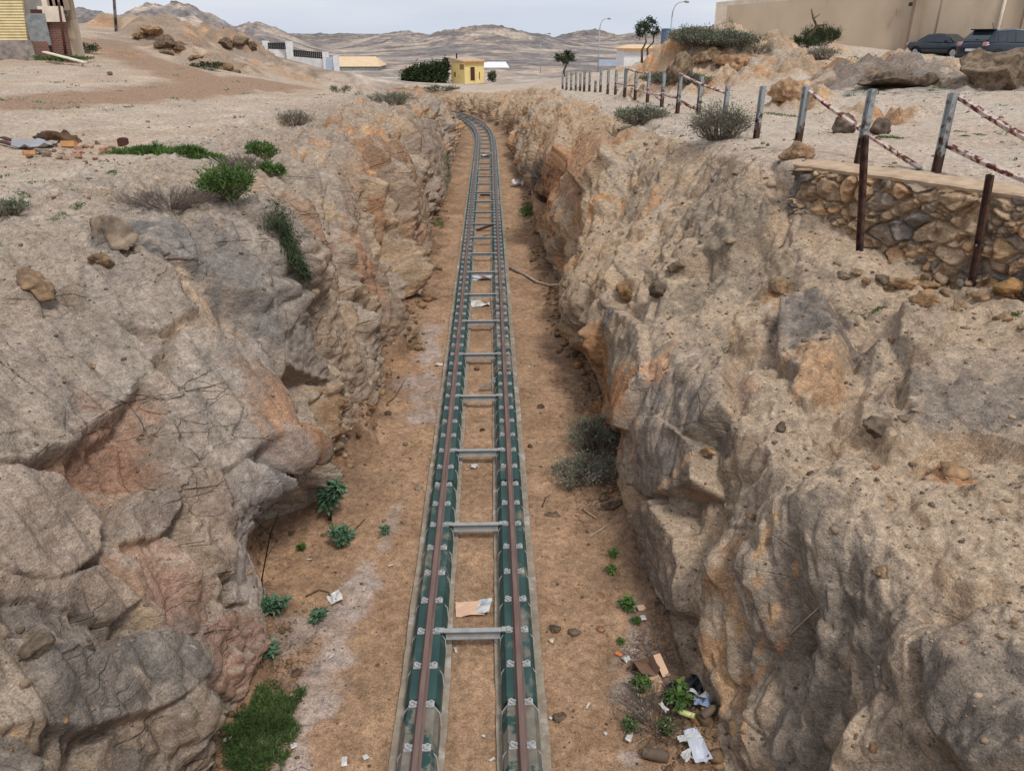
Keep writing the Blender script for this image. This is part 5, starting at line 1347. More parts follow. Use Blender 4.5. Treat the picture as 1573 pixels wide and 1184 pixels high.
def twig_quads(P0, P1, r0, r1, g):
    n = len(P0); d = unit(P1 - P0); u = unit(np.cross(d, np.array([[.3, .5, .8]]))); w = np.cross(d, u)
    vs = []
    for P_, r in ((P0, r0), (P1, r1)):
        r = np.broadcast_to(r, n)[:, None]
        for k in range(3):
            a = k * 2.0944; vs.append(P_ + (u * math.cos(a) + w * math.sin(a)) * r)
    V = np.stack(vs, 1).reshape(-1, 3); o = (np.arange(n) * 6)[:, None]
    Fq = np.concatenate([o + np.array([[k, (k + 1) % 3, 3 + (k + 1) % 3, 3 + k]]) for k in range(3)])
    t = np.repeat(1 + .3 * g.uniform(-1, 1, n), 6)
    return V, Fq, np.stack([t, t, t], 1)
def mesh_parts(name, parts, m, parent, inv=(0, 0, 0)):
    V = np.concatenate([p[0] for p in parts]) + np.array(inv); T = np.concatenate([p[2] for p in parts])
    off = 0; Fs = []
    for p in parts: Fs.append(p[1] + off); off += len(p[0])
    me = np_mesh(name, V, np.concatenate(Fs)); set_col(me, 'tint', np.clip(T, .05, 3))
    return link(name, me, m, parent)
def twig_set(g, n, rx, ry, h, spread=1.0, rad=.006, sub=4, curl=.35):
    """stems fanning out of the ground, each forking into finer twigs"""
    a = g.uniform(0, 6.283, n); q = np.sqrt(g.uniform(0, 1, n))
    root = np.stack([np.cos(a) * q * rx * .35, np.sin(a) * q * ry * .35, np.zeros(n) - .03], 1)
    tip = np.stack([np.cos(a) * q * rx * spread, np.sin(a) * q * ry * spread, h * g.uniform(.45, 1, n) * (1 - .35 * q * q)], 1)
    mid = (root + tip) / 2 + g.normal(size=(n, 3)) * curl * h * .25
    parts = [twig_quads(root, mid, rad, rad * .75, g), twig_quads(mid, tip, rad * .75, rad * .4, g)]
    ends = [tip, mid]
    for k in range(sub):
        f = g.uniform(.1, 1, (n, 1)); b = mid * (1 - f) + tip * f
        e = b + unit(g.normal(size=(n, 3)) + np.array([0, 0, .7]) + .8 * unit(tip - root)) * h * g.uniform(.12, .38, (n, 1))
        parts.append(twig_quads(b, e, rad * .5, rad * .25, g)); ends.append(e)
        f2_ = b * .4 + e * .6
        e2 = f2_ + unit(g.normal(size=(n, 3)) + np.array([0, 0, .4])) * h * g.uniform(.06, .2, (n, 1))
        parts.append(twig_quads(f2_, e2, rad * .35, rad * .2, g)); ends.append(e2)
    return parts, np.concatenate(ends)
def bush(label, px, py, rx, ry, h, seed, cat='bush', nleaf=2500, L=.05, Wd=.02, m='leaf', tw='twig', nst=60, group=None, name='bush', rad=.006, tvar=.3, spread=1.0, loc=None, up=.5, gap=.0):
    g = np.random.default_rng(seed)
    p = hit(px, py)[0] if loc is None else Vector(loc)
    o = tag(empty(name, p), label, cat, group)
    tws, ends = twig_set(g, nst, rx, ry, h, spread, rad)
    mesh_parts('stems', tws, M[tw], o)
    if nleaf:
        idx = g.integers(0, len(ends), nleaf)
        b = ends[idx] + g.normal(size=(nleaf, 3)) * np.array([rx, ry, h]) * .07
        if gap:
            keep_ = fbm(b * 3.2 / max(h, .3) + seed, 2, seed) > -gap
            b = b[keep_]
        b[:, 2] = np.abs(b[:, 2])
        d = unit(b - np.array([0, 0, h * .2])) * .7 + g.normal(size=(len(b), 3)) * .6 + np.array([0, 0, up])
        mesh_parts('foliage', [leaf_quads(b, d, L * g.uniform(.6, 1.3, len(b)), Wd, g, tvar)], M[m], o)
    return o
def grass(label, px, py, rx, ry, h, n, seed, cat='grass', m='leaf', W_=.008, name='grass_patch', rz=0.0, fol=True):
    g = np.random.default_rng(seed)
    p, nn = hit(px, py)
    a = g.uniform(0, 6.283, n); q = np.sqrt(g.uniform(0, 1, n)) * (1 + .25 * np.sin(a * 3 + seed) + .15 * np.sin(a * 7 + 2 * seed))
    x, y = np.cos(a) * q * rx, np.sin(a) * q * ry
    x, y = x * math.cos(rz) - y * math.sin(rz), x * math.sin(rz) + y * math.cos(rz)
    gd = [terrain.ray_cast(Vector((p.x + a_, p.y + b_, p.z + .9)), Vector((0, 0, -1))) for a_, b_ in zip(x, y)]
    z = np.array([(q_[1].z - p.z) if q_[0] else 0 for q_ in gd]); z = np.where(np.abs(z) > .7, -5, z)
    ok_ = (z > -4) & ((n < 400) | (fbm(np.stack([x * 5 / max(rx, .3), y * 5 / max(ry, .3), x * 0 + seed], 1), 3, seed) > (q - .85) * 1.2 - .12 + .14 * g.normal(size=n))); x, y, z, q = x[ok_], y[ok_], z[ok_], q[ok_]; n = len(x)
    base = np.stack([x, y, z - .01], 1)
    d = np.stack([g.normal(size=n) * .5, g.normal(size=n) * .5, g.uniform(.4, 1, n)], 1)
    hh = h * g.uniform(.4, 1.1, n) * (1.1 - .5 * np.minimum(q, 1.3))
    me = leaf_quads(base, d, hh, W_, g, .5, .25)
    o = mesh_parts(name, [me], M[m], None)
    o.location = p
    return tag(o, label, cat)
def rosette(label, px, py, hts, seed, m='leaf_blue', name='leafy_plant', L=.13, Wd=.06, lean=(0, 0), nl=26):
    """young shrub: bare stems, each ending in tufts of broad leaves"""
    g = np.random.default_rng(seed); p = hit(px, py)[0]
    o = tag(empty(name, p), label, 'plant')
    for k, (dx, dy, h) in enumerate(hts):
        mid = (dx * .4 + g.normal() * .02, dy * .4, h * .55)
        mb = MB(); mb.tube([(dx * .1, dy * .1, -.05), mid, (dx, dy, h)], [.012, .009, .006], 6); mb.build('stem', M['bark'], o, True)
        b = []; d = []
        for t in np.linspace(.55, 1.0, 6):
            c = np.array(mid) * (1 - t) * 2 + np.array([dx, dy, h]) * (2 * t - 1) if t > .5 else np.array(mid)
            for q in range(nl // 6 + 1):
                a = g.uniform(0, 6.283); b.append(c + g.normal(size=3) * .012); d.append([math.cos(a), math.sin(a), g.uniform(-.1, .9)])
        b = np.array(b); d = np.array(d)
        mesh_parts('leaves', [leaf_quads(b, d, L * g.uniform(.55, 1.15, len(b)), Wd * g.uniform(.7, 1.1, len(b)), g, .28, .18)], M[m], o)
    return o
def tree(label, px, py, Y, h, crowns, seed, stems, m='leaf_dark', n=1500, L=.16, Wd=.07, group=None, z=None):
    g = np.random.default_rng(seed); p = atY(px, py, Y); p.z = drop(p.x, Y) if z is None else z
    o = tag(empty('tree', p), label, 'tree', group)
    mb = MB()
    for pts, r in stems: mb.tube(pts, list(np.linspace(r, r * .45, len(pts))), 8)
    mb.build('trunk', M['bark'], o, True)
    lv = []; bw = []
    for (x, y, zc, rx, ry, rz_) in crowns:
        k = int(n * rx * rz_ / sum(c[3] * c[5] for c in crowns))
        ncl = max(10, int(26 * rx))
        cc = unit(g.normal(size=(ncl, 3))) * g.uniform(.35, 1, (ncl, 1)) * np.array([rx, ry, rz_]) + np.array([x, y, zc])
        b = cc[g.integers(0, ncl, k)] + g.normal(size=(k, 3)) * .17 * np.array([rx, ry, rz_])
        lv.append(leaf_quads(b, g.normal(size=(k, 3)) + unit(b - np.array([x, y, zc])) * .8, L * g.uniform(.5, 1.2, k), Wd, g, .35))
        root = np.repeat(np.array([[x, y, zc - rz_ * .7]]), ncl, 0) + g.normal(size=(ncl, 3)) * .08
        bw.append(twig_quads(root, cc, .03 * rx, .008, g))
    mesh_parts('crown', lv, M[m], o); mesh_parts('branches', bw, M['bark'], o)
    return o
# shrubs and grasses of the left rim
bush('bright green rounded shrub on the lip of the left wall', 352, 304, .44, .40, .48, 1, nleaf=4600, L=.075, Wd=.022, nst=90, gap=.35)
bush('grey dead brushwood beside the green shrub on the left rim', 262, 318, .70, .55, .32, 2, 'brushwood', 0, nst=230, rad=.005, name='dead_brush', spread=1.3)
bush('dry grey brush with dead stems between two green clumps on the left rim', 372, 262, .5, .5, .35, 3, 'brushwood', 300, nst=150, name='dead_brush', m='leaf_grey')
grass('long low patch of green grass at the rim next to the rubble', 245, 234, 1.05, .50, .40, 6500, 4, W_=.018)
grass('right hand end of the green grass patch above the dead brush', 304, 238, .75, .42, .34, 4200, 5, W_=.018)
bush('weedy green plant with upright stems right of the grass patch', 402, 244, .42, .3, .36, 6, nleaf=1100, L=.10, Wd=.03, nst=34)
bush('small green weed hanging over the rim below the upright weeds', 415, 272, .4, .3, .3, 7, nleaf=900, L=.09, Wd=.03, nst=24)
def trailing(label, pxs, w, n, seed, m):
    g = np.random.default_rng(seed); pts = [np.array(hit(*q)[0]) + np.array([.06, -.05, .05]) for q in pxs]
    o = tag(empty('trailing_shrub', pts[0]), label, 'shrub')
    inv = -np.array(pts[0]); pts = np.array(pts); k = len(pts) - 1
    f = g.uniform(0, k, n); i = np.minimum(f.astype(int), k - 1); t = (f - i)[:, None]
    taper = (1 - .55 * f / k)[:, None]
    b = pts[i] * (1 - t) + pts[i + 1] * t + g.normal(size=(n, 3)) * w * taper
    b = b[fbm(b * 6 + seed, 2, seed) > -.12]; n = len(b)
    d = np.tile(pts[-1] - pts[0], (n, 1)); d = unit(d) + g.normal(size=(n, 3)) * .55
    mesh_parts('foliage', [leaf_quads(b, d, .07 * g.uniform(.5, 1.3, n), .014, g, .4)], M[m], o, inv)
    q = g.integers(0, k, 70); a = pts[q] + g.normal(size=(70, 3)) * w * .5; e = pts[q + 1] + g.normal(size=(70, 3)) * w * .6
    mesh_parts('stems', [twig_quads(a, e, .006, .003, g)], M['twig'], o, inv)
trailing('dark shrub trailing down the cleft of the left wall', [(416, 330), (426, 352), (436, 378), (446, 402), (466, 428)], .13, 6500, 8, 'leaf_dark')
bush('grey twiggy bush at the crest of the far left wall', 605, 160, 1.3, .9, .55, 10, nleaf=1500, L=.10, Wd=.03, m='leaf_grey', nst=120, rad=.01)
bush('grey twiggy bush on the left rim in the sand', 452, 192, .75, .5, .5, 11, nleaf=500, L=.08, Wd=.02, m='leaf_grey', nst=110, rad=.008)
bush('dark low cushion shrub at the left edge of view', 14, 328, .36, .3, .2, 12, nleaf=1500, L=.05, Wd=.015, m='leaf_grey', nst=70)
bush('low dark shrub on the left plateau near the outcrop', 318, 108, 1.3, .9, .6, 13, nleaf=900, L=.16, Wd=.06, m='leaf_dark', nst=50, rad=.012)
bush('green shrub on the verge in front of the derelict building', 128, 82, 1.5, .8, .7, 14, nleaf=1200, L=.16, Wd=.06, m='leaf_dark', nst=50, rad=.012)
bush('weeds straggling below the pale plank by the derelict building', 95, 96, 2.2, .8, .4, 15, 'weeds', nleaf=1100, L=.16, Wd=.06, m='leaf', nst=40, rad=.012)
bush('dark straggling shrub on the bare ground before the yellow hut', 676, 140, 2.2, .8, .5, 16, nleaf=900, L=.2, Wd=.08, m='leaf_grey', nst=50, rad=.014)
bush('small dark sprig on the far left plateau', 524, 142, .8, .4, .4, 17, nleaf=350, L=.14, Wd=.05, m='leaf_grey', nst=24, rad=.01)
# floor plants, left
rosette('tall blue-green plant with a tuft of broad leaves under the left overhang', 506, 800, [(.16, .10, .66), (.10, .16, .60), (.22, .04, .58), (-.02, .02, .36), (-.06, .10, .5)], 21, L=.20, Wd=.05, nl=70)
rosette('second broad-leaved plant just below the tall tufted one', 524, 838, [(.06, 0, .22), (-.08, .02, .30), (.12, .04, .18), (0, -.08, .16), (.02, .1, .26)], 22, L=.17, Wd=.05, nl=54)
rosette('small leafy plant closest to the left footing', 591, 822, [(0, 0, .16), (.03, .02, .12)], 23, L=.10, Wd=.045)
rosette('leafy plant against the foot of the left wall with bare stalks', 420, 944, [(.05, .02, .24), (-.06, 0, .2), (.1, .05, .15), (-.1, -.02, .28), (.16, .06, .2)], 24, L=.16, Wd=.06, nl=44)
rosette('round leafy plant out on the sand right of the stalks', 490, 955, [(0, 0, .16), (.03, .03, .13), (-.03, .02, .10)], 25, L=.13, Wd=.06, nl=36)
rosette('broad-leaved plant in dry litter above the grass mat', 410, 1008, [(0, 0, .2), (.06, .02, .16), (-.06, .04, .18), (-.1, -.03, .14), (.1, -.04, .15)], 26, L=.14, Wd=.06, nl=44)
rosette('bright small plant in the dark hollow of the left wall', 462, 846, [(0, 0, .10), (.03, .0, .08)], 27, 'leaf', L=.09, Wd=.04)
grass('dense mat of green creeping grass at the foot of the left wall', 400, 1130, .42, .64, .19, 22000, 28, W_=.011, m='leaf_mat', rz=-.25)
g_ = np.random.default_rng(5)
bq = hit(408, 940)[0]
mb = MB(); mb.tube([(bq.x, bq.y, -.05), (bq.x - .02, bq.y + .1, .6), (bq.x + .12, bq.y + .3, 1.2), (bq.x + .25, bq.y + .4, 1.5)], [.012, .010, .008, .004], 6)
mb.tube([(bq.x + .12, bq.y + .3, 1.2), (bq.x - .05, bq.y + .25, 1.5)], [.005, .003], 5); mb.tube([(bq.x + .05, bq.y + .2, .9), (bq.x + .28, bq.y + .1, 1.25)], [.005, .003], 5)
tag(mb.build('dead_stalk', M['twig']), 'thin bare dead stalk standing against the left wall', 'stalk')
grass('green weeds along the foot of the far left wall', 690, 262, .35, 2.6, .25, 2600, 29, 'weeds', W_=.025, name='weeds')
grass('small patch of green at the foot of the left wall, nearer', 673, 342, .3, 1.0, .18, 500, 30, 'weeds', W_=.02, name='weeds')
# floor plants, right
bush('big grey-green bush on the floor against the right wall, nearer lobe', 898, 738, .62, .52, .44, 31, nleaf=5200, L=.055, Wd=.013, m='leaf_scrub', nst=200, rad=.005, gap=.12)
bush('big grey-green bush on the floor against the right wall, farther lobe', 912, 688, .58, .70, .55, 33, nleaf=5600, L=.055, Wd=.013, m='leaf_scrub', nst=200, rad=.005, gap=.12)
bush('dead brush in the lower right corner among rubbish', 1010, 1110, .55, .55, .28, 32, 'brushwood', 350, nst=220, name='dead_brush', rad=.004, m='leaf_grey', L=.05)
for i, (px, py, w, lab) in enumerate([(942, 855, .13, 'small green weed beside the right wall, upper of two close together'), (940, 880, .14, 'small green weed beside the right wall, lower of two close together'), (964, 935, .20, 'green weed clump by the white card scraps'), (978, 957, .10, 'small green tuft directly below the white card scraps'), (953, 988, .08, 'tiny green tuft left of the cardboard heap')]):
    rosette(lab, px, py, [(w * .3, 0, w * .6), (-w * .4, w * .2, w * .5), (0, -w * .4, w * .45), (w * .1, w * .5, w * .6)], 40 + i, 'leaf', 'weed', L=w * .5, Wd=w * .2, nl=30)
for i, (px, py, w, lab) in enumerate([(984, 1062, .22, 'bright green plant just below the cardboard'), (1040, 1088, .30, 'largest bright green plant among the rubbish'), (968, 1122, .16, 'pale green plant at the left of the dead brush'), (1022, 1126, .16, 'small green plant in the middle of the dead brush')]):
    rosette(lab, px, py, [(w * .3, 0, w * .7), (-w * .4, w * .2, w * .6), (0, -w * .4, w * .55), (w * .1, w * .5, w * .75), (-w * .1, -w * .1, w * .9)], 50 + i, 'leaf', 'weed', L=w * .4, Wd=w * .2, nl=36)
grass('green weeds on the floor below the dead shrub on the right', 812, 325, .45, 1.6, .25, 1500, 60, 'weeds', W_=.025, name='weeds')
bush('dead dark shrub hanging against the right wall', 838, 308, .6, 1.0, 1.7, 61, 'shrub', nleaf=0, nst=260, rad=.012, name='dead_shrub')
# right bank
bush('grey-green twiggy bush between the fence posts', 1104, 214, .8, .6, .78, 62, nleaf=3800, L=.05, Wd=.02, m='leaf_grey', nst=170, rad=.008)
bush('low grey bush at the rim below the fence', 984, 190, .95, .6, .5, 63, nleaf=2600, L=.08, Wd=.03, m='leaf_grey', nst=150, rad=.01)
bush('dark green thicket crowning the knoll, left half', 1078, 70, 1.9, 1.3, .8, 65, 'thicket', nleaf=5200, L=.14, Wd=.045, m='leaf_grey', nst=150, rad=.015)
bush('dark green thicket crowning the knoll, right half', 1122, 72, 1.6, 1.2, .65, 66, 'thicket', nleaf=4200, L=.14, Wd=.045, m='leaf_grey', nst=140, rad=.015)
bush('dark bush in the gully below the knoll behind the fence', 1022, 127, 1.2, .6, .40, 67, nleaf=2200, L=.10, Wd=.04, m='leaf_grey', nst=90, rad=.012)
bush('dark bush behind the second run of fence posts', 1070, 130, .8, .5, .36, 68, nleaf=1800, L=.09, Wd=.035, m='leaf_grey', nst=80, rad=.01)
bush('small grey bush on the gravel below the beige wall', 1262, 92, .85, .6, .6, 69, nleaf=900, L=.09, Wd=.03, m='leaf_grey', nst=90, rad=.01)
bush('low grey scrub above the ochre ledge', 1160, 82, 1.1, .6, .45, 70, nleaf=700, L=.09, Wd=.03, m='leaf_grey', nst=80, rad=.01)
bush('dense green shrub against the beige wall', 1258, 70, 1.25, .8, 1.05, 71, 'shrub', nleaf=5200, L=.11, Wd=.04, m='leaf_dark', nst=80, rad=.012, name='shrub')
bush('low green shrub at the foot of the bare trunk by the beige wall', 1232, 72, .9, .6, .45, 72, 'shrub', nleaf=2200, L=.10, Wd=.04, m='leaf_dark', nst=60, name='shrub')
p = atY(1241, 66, 47); p.z = drop(p.x, 47)
mb = MB(); mb.tube([p, p + Vector((.0, 0, .8)), p + Vector((.35, 0, 1.35)), p + Vector((.1, 0, 1.75)), p + Vector((-.05, .1, 2.2))], [.10, .09, .08, .06, .03], 7)
mb.tube([p + Vector((.35, 0, 1.35)), p + Vector((.75, 0, 1.4)), p + Vector((.85, 0, 1.0))], [.06, .05, .03], 6); mb.tube([p + Vector((.1, 0, 1.7)), p + Vector((.5, .1, 1.95))], [.04, .02], 6)
tag(mb.build('dead_tree', M['bark'], None, True), 'bare crooked dead trunk rising from the shrub by the beige wall', 'dead tree')
grass('green weeds under the fence rail by the dark rocks', 1365, 212, .35, .4, .10, 700, 73, 'weeds', W_=.02, name='weeds')
grass('yellow-green weeds on the path by the fence posts', 1195, 176, .9, .8, .10, 900, 74, 'weeds', W_=.02, name='weeds')
for i, (px, py, w, lab) in enumerate([(1362, 258, .22, 'weed on the path left of the tall near post'), (1410, 262, .10, 'tiny weed where the fallen rail meets the ground'), (1505, 207, .16, 'weed in the gravel between the two near rails'), (1482, 209, .12, 'small weed in the gravel left of a larger one'), (1484, 290, .14, 'weed behind the concrete coping'), (1540, 293, .2, 'weed on the path at the right edge'), (1116, 540, .16, 'weed on the pale shelf of the right wall'), (1328, 490, .20, 'longer weed on the right slope below the stone wall'), (1350, 474, .10, 'short weed on the right slope below the stone wall'), (1558, 484, .10, 'weed under the stone wall at the right edge'), (1165, 228, .16, 'weed at the rim right of the twiggy bush'),
        (120, 318, .14, 'weed in the sand at the left, above the layered boulder'), (90, 332, .18, 'weed in the sand at the left, beside the cushion shrub'), (38, 298, .12, 'weed in the sand near the left edge'), (172, 264, .14, 'upright weed in the sand below the rubble'), (136, 275, .14, 'dark weed in the sand below the rubble')]):
    grass(lab, px, py, w, w * .7, .07, 220, 80 + i, 'weed', W_=.012, name='weed')
# trees
tree('small lone dark tree on the crest right of the track, leaning trunk', 868, 106, 75, 2.3, [(-.1, 0, 1.65, .85, .7, .5), (.35, 0, 1.85, .5, .5, .4)], 1, [([(0, 0, -.3), (-.12, 0, .5), (.1, 0, 1.0), (.05, 0, 1.6)], .12), ([(.0, 0, .9), (.3, 0, 1.4), (.4, 0, 1.8)], .07)], n=1700, L=.17)
tree('dark windswept tree behind the tan crag of the knoll', 992, 92, 56, 2.6, [(-.35, 0, 1.75, .65, .6, .55), (.35, 0, 1.85, .45, .5, .4), (0, 0, 2.1, .45, .4, .4)], 2, [([(-.25, 0, -.3), (-.3, 0, .5), (-.05, 0, 1.0), (-.2, 0, 1.6)], .09), ([(.2, 0, -.3), (.05, 0, .6), (.45, 0, 1.0), (.35, 0, 1.7)], .08)], n=1700, L=.15, z=atY(992, 90, 56).z)
tree('thin sparse grey tree by the left corner of the beige building', 1104, 56, 52, 2.2, [(-.55, 0, 1.25, .55, .3, .25), (.55, 0, 1.75, .55, .4, .4)], 3, [([(0, 0, -.5), (.05, 0, .6), (.0, 0, 1.0), (-.3, 0, 1.3)], .05), ([(.2, 0, -.5), (.35, 0, .5), (.7, 0, .9), (.65, 0, 1.5)], .05)], m='leaf_grey', n=420, L=.11, Wd=.03)
tree('wispy grey sapling on the knoll left of the thicket', 1050, 60, 50, 1.0, [(0, 0, .6, .35, .3, .3)], 4, [([(0, 0, -.4), (0, 0, .5)], .03)], m='leaf_grey', n=160, L=.10, Wd=.03)
p = atY(660, 128, 116)
tree('large dark spreading evergreen beside the yellow hut', 656, 130, 117, 3.2, [(-2.1, 0, 1.0, 1.5, 1.4, 1.1), (-.2, 0, 1.35, 1.7, 1.6, 1.4), (1.7, 0, 1.3, 1.6, 1.5, 1.4), (2.6, .6, 1.9, .7, .8, 1.2)], 5, [([(-1, 0, -.5), (-.9, 0, 1.2)], .15), ([(1.2, 0, -.5), (1.1, 0, 1.3)], .15)], n=15000, L=.36, Wd=.16)
tree('small rounded dark bush tree right of the yellow hut', 756, 119, 122, 1.6, [(0, 0, .8, .75, .7, .7)], 6, [([(0, 0, -.4), (0, 0, .7)], .1)], n=1100, L=.22, Wd=.09)

# ------------------------------------------------------------------ rubbish and debris
M['paper'] = noise_mat('white_paper', lin((176, 172, 166)), lin((216, 214, 210)), 9, .8, .05)
M['card'] = noise_mat('cardboard', lin((176, 140, 108)), lin((192, 156, 122)), 5, .85, .05)
M['cardpink'] = noise_mat('pink_cardboard', lin((204, 166, 138)), lin((214, 178, 150)), 5, .85, .05)
M['card_dark'] = noise_mat('brown_cardboard', lin((112, 88, 72)), lin((132, 104, 86)), 5, .85, .05)
M['print'] = noise_mat('printed_blue', lin((110, 150, 190)), lin((200, 210, 216)), 30, .6, 0)
M['plastic'] = flat('grey_plastic', lin((190, 194, 202)), .4)
M['timber'] = noise_mat('grey_timber', lin((150, 132, 116)), lin((180, 164, 146)), 6, .9, .3, stretch=(1, 1, 1))
M['bottle'] = flat('yellow_plastic', lin((196, 196, 130)), .3)
M['drumbrown'] = noise_mat('brown_can', lin((92, 78, 66)), lin((112, 96, 82)), 5, .7, .2)
M['blacksheet'] = flat('black_plastic', (.02, .02, .025), .4)
M['paleblue'] = flat('blue_plastic_bag', lin((132, 148, 172)), .5)
def scrap(name, label, cat, px, py, w, l, m, seed, rz=0, crumple=.15, tilt=(0, 0), th=.004, lift=.015, group=None, n=7):
    g = np.random.default_rng(seed); p, nn = hit(px, py)
    xs = np.linspace(-w / 2, w / 2, n); ls_ = np.linspace(-l / 2, l / 2, n)
    GX, GY = np.meshgrid(xs, ls_)
    q = np.stack([GX.ravel(), GY.ravel(), np.zeros(GX.size)], 1)
    q[:, 2] = fbm(q / max(w, l) * 3 + seed, 3, seed) * crumple * max(w, l)
    q[:, :2] *= 1 + .25 * crumple * g.uniform(-1, 1, (len(q), 2))
    q[:, 2] -= q[:, 2].min()
    mb = MB(); N_ = len(q)
    vs = [tuple(v) for v in q] + [(v[0], v[1], v[2] + th) for v in q]
    fs = []
    for j in range(n - 1):
        for i in range(n - 1):
            a = j * n + i; fs.append((a, a + n, a + n + 1, a + 1)); fs.append((a + N_, a + 1 + N_, a + n + 1 + N_, a + n + N_))
    rim = list(range(n)) + [j * n + n - 1 for j in range(1, n)] + [(n - 1) * n + i for i in range(n - 2, -1, -1)] + [j * n for j in range(n - 2, 0, -1)]
    for a, b in zip(rim, rim[1:] + rim[:1]): fs.append((a, b, b + N_, a + N_))
    mb.add(vs, fs)
    o = mb.build(name, m); o.location = p + Vector((0, 0, lift)); o.rotation_euler = (tilt[0], tilt[1], rz)
    return tag(o, label, cat, group)
scrap('cardboard_sheet', 'flattened pinkish cardboard sheet between the rails', 'cardboard', 722, 937, .40, .30, M['cardpink'], 1, .05, .08)
o = scrap('paper_sheet', 'white printed sheet folded up on the cardboard between the rails', 'paper', 744, 936, .20, .30, M['paper'], 2, -.15, .12, (0, -.3), lift=.05)
mb = MB()
for k in range(6): mb.box((.01, .09 - k * .018, .052 + .002 * k), (.10 - .02 * (k % 3), .008, .003))
mb.build('blue_print', M['print'], o)
scrap('paper_scrap', 'crumpled white paper lying in dry stalks left of the track', 'paper', 515, 922, .18, .22, M['paper'], 3, .5, .35)
scrap('paper_scrap', 'white paper slip standing alone on the floor, bottom left of centre', 'paper', 529, 1171, .06, .12, M['paper'], 4, .15, .08)
scrap('paper_scrap', 'little white paper square right of the bottom slip', 'paper', 562, 1164, .06, .06, M['paper'], 5, .6, .15)
scrap('paper_scrap', 'white scrap at the edge of the grass mat', 'paper', 452, 1147, .07, .06, M['paper'], 6, .3, .3)
scrap('paper_scrap', 'white scrap on the rocks left of the grass mat', 'paper', 350, 1136, .09, .05, M['paper'], 7, .8, .2)
scrap('paper_scrap', 'white scrap left of the track beyond the joint', 'paper', 674, 561, .18, .12, M['paper'], 8, .2, .2)
scrap('paper_scrap', 'white rag lying between the rails on the sand, beyond the fifth tie', 'rag', 738, 470, .55, .3, M['paper'], 9, .1, .25)
scrap('paper_scrap', 'pale plastic lying between the rails, farther up', 'plastic', 742, 430, .7, .3, M['plastic'], 10, .1, .25)
scrap('paper_scrap', 'white litter between the rails far up the cutting', 'plastic', 747, 300, .6, .5, M['paper'], 11, .1, .25)
scrap('paper_scrap', 'white litter between the rails farthest up the cutting', 'plastic', 748, 241, .8, .6, M['paper'], 12, .1, .25)
scrap('plastic_bag', 'white plastic bag beside the right wall far up the cutting', 'bag', 795, 286, .6, .5, M['paper'], 13, .1, .5)
scrap('paper_scrap', 'white stones of crumpled paper between the rails near the third tie', 'paper', 729, 719, .13, .12, M['paper'], 14, .1, .5)
for i, (px, py) in enumerate([(717, 722), (737, 493), (726, 487), (748, 484), (690, 512), (813, 565), (835, 590), (652, 572), (700, 1000), (743, 1132), (756, 1168), (893, 590), (846, 1104), (600, 870), (560, 905), (926, 610), (775, 1010), (868, 705), (790, 560), (820, 610), (903, 1085), (930, 1128), (475, 860), (510, 1010)]):
    scrap('paper_scrap', 'tiny pale scrap of litter on the sandy floor of the cutting', 'litter', px, py, .04 + .03 * (i % 3) * max(1, 500 / py), .03, M['paper'], 20 + i, i, .3, group='tiny litter scraps on the cutting floor', n=4)
# cardboard box torn open, lower right
p = hit(990, 1038)[0]
box = tag(empty('cardboard_box', p + Vector((0, 0, .02)), .35), 'torn open brown cardboard box at the foot of the right wall', 'cardboard box')
mb = MB(); mb.box((0, 0, .10), (.26, .22, .006), Matrix.Rotation(.5, 3, 'Y')); mb.box((.11, 0, .07), (.006, .22, .20), Matrix.Rotation(.3, 3, 'Y')); mb.box((-.02, .11, .08), (.24, .006, .16)); mb.build('carton', M['card_dark'], box)
mb = MB(); mb.box((-.05, -.20, .03), (.36, .22, .006), Matrix.Rotation(.18, 3, 'X')); mb.build('flap', M['card'], box)
mb = MB(); mb.box((.22, -.02, .10), (.10, .28, .006), Matrix.Rotation(.5, 3, 'X')); mb.build('flap', M['cardpink'], box)
scrap('paper_scrap', 'white crumpled wrapper left of the cardboard box', 'wrapper', 963, 1015, .10, .08, M['paper'], 60, .3, .5)
scrap('paper_scrap', 'orange peel of plastic left of the white wrapper', 'wrapper', 950, 1007, .09, .035, flat('orange_plastic', lin((222, 128, 60)), .5), 61, -.4, .3)
scrap('card_scrap', 'pale card square by the green weed clump, upper one', 'card', 985, 935, .11, .11, M['cardpink'], 62, .2, .1)
scrap('card_scrap', 'pale card square by the green weed clump, lower one', 'card', 988, 950, .07, .09, M['paper'], 63, .1, .1)
scrap('black_bag', 'torn black plastic sheet under the overhang of the right wall', 'plastic sheet', 1052, 1066, .42, .22, M['blacksheet'], 64, .3, .35)
scrap('plastic_bag', 'blue and white plastic bag against the right wall', 'bag', 1078, 1086, .20, .16, M['paleblue'], 65, -.3, .4, lift=.04)
scrap('plastic_bag', 'white crumpled plastic bag above the blue one', 'bag', 1072, 1080, .22, .07, M['paper'], 66, -.4, .4, lift=.09)
scrap('plastic_bag', 'pale torn plastic strip lying down the right wall foot', 'plastic', 1070, 1150, .18, .42, M['plastic'], 67, .1, .25)
scrap('plastic_bag', 'white and blue carton scrap across the plastic strip', 'plastic', 1058, 1138, .26, .08, M['paper'], 68, .15, .25, lift=.05)
scrap('plastic_bag', 'white crumpled wad at the bottom of the rubbish heap', 'plastic', 1056, 1168, .14, .11, M['paper'], 69, .3, .6, lift=.03)
scrap('paper_scrap', 'white twist of paper in the dead brush', 'paper', 1018, 1100, .06, .14, M['paper'], 70, .5, .4, lift=.12)
scrap('paper_scrap', 'white carton lying by the pale green plant', 'paper', 966, 1138, .06, .13, M['paper'], 71, -.5, .4, lift=.04)
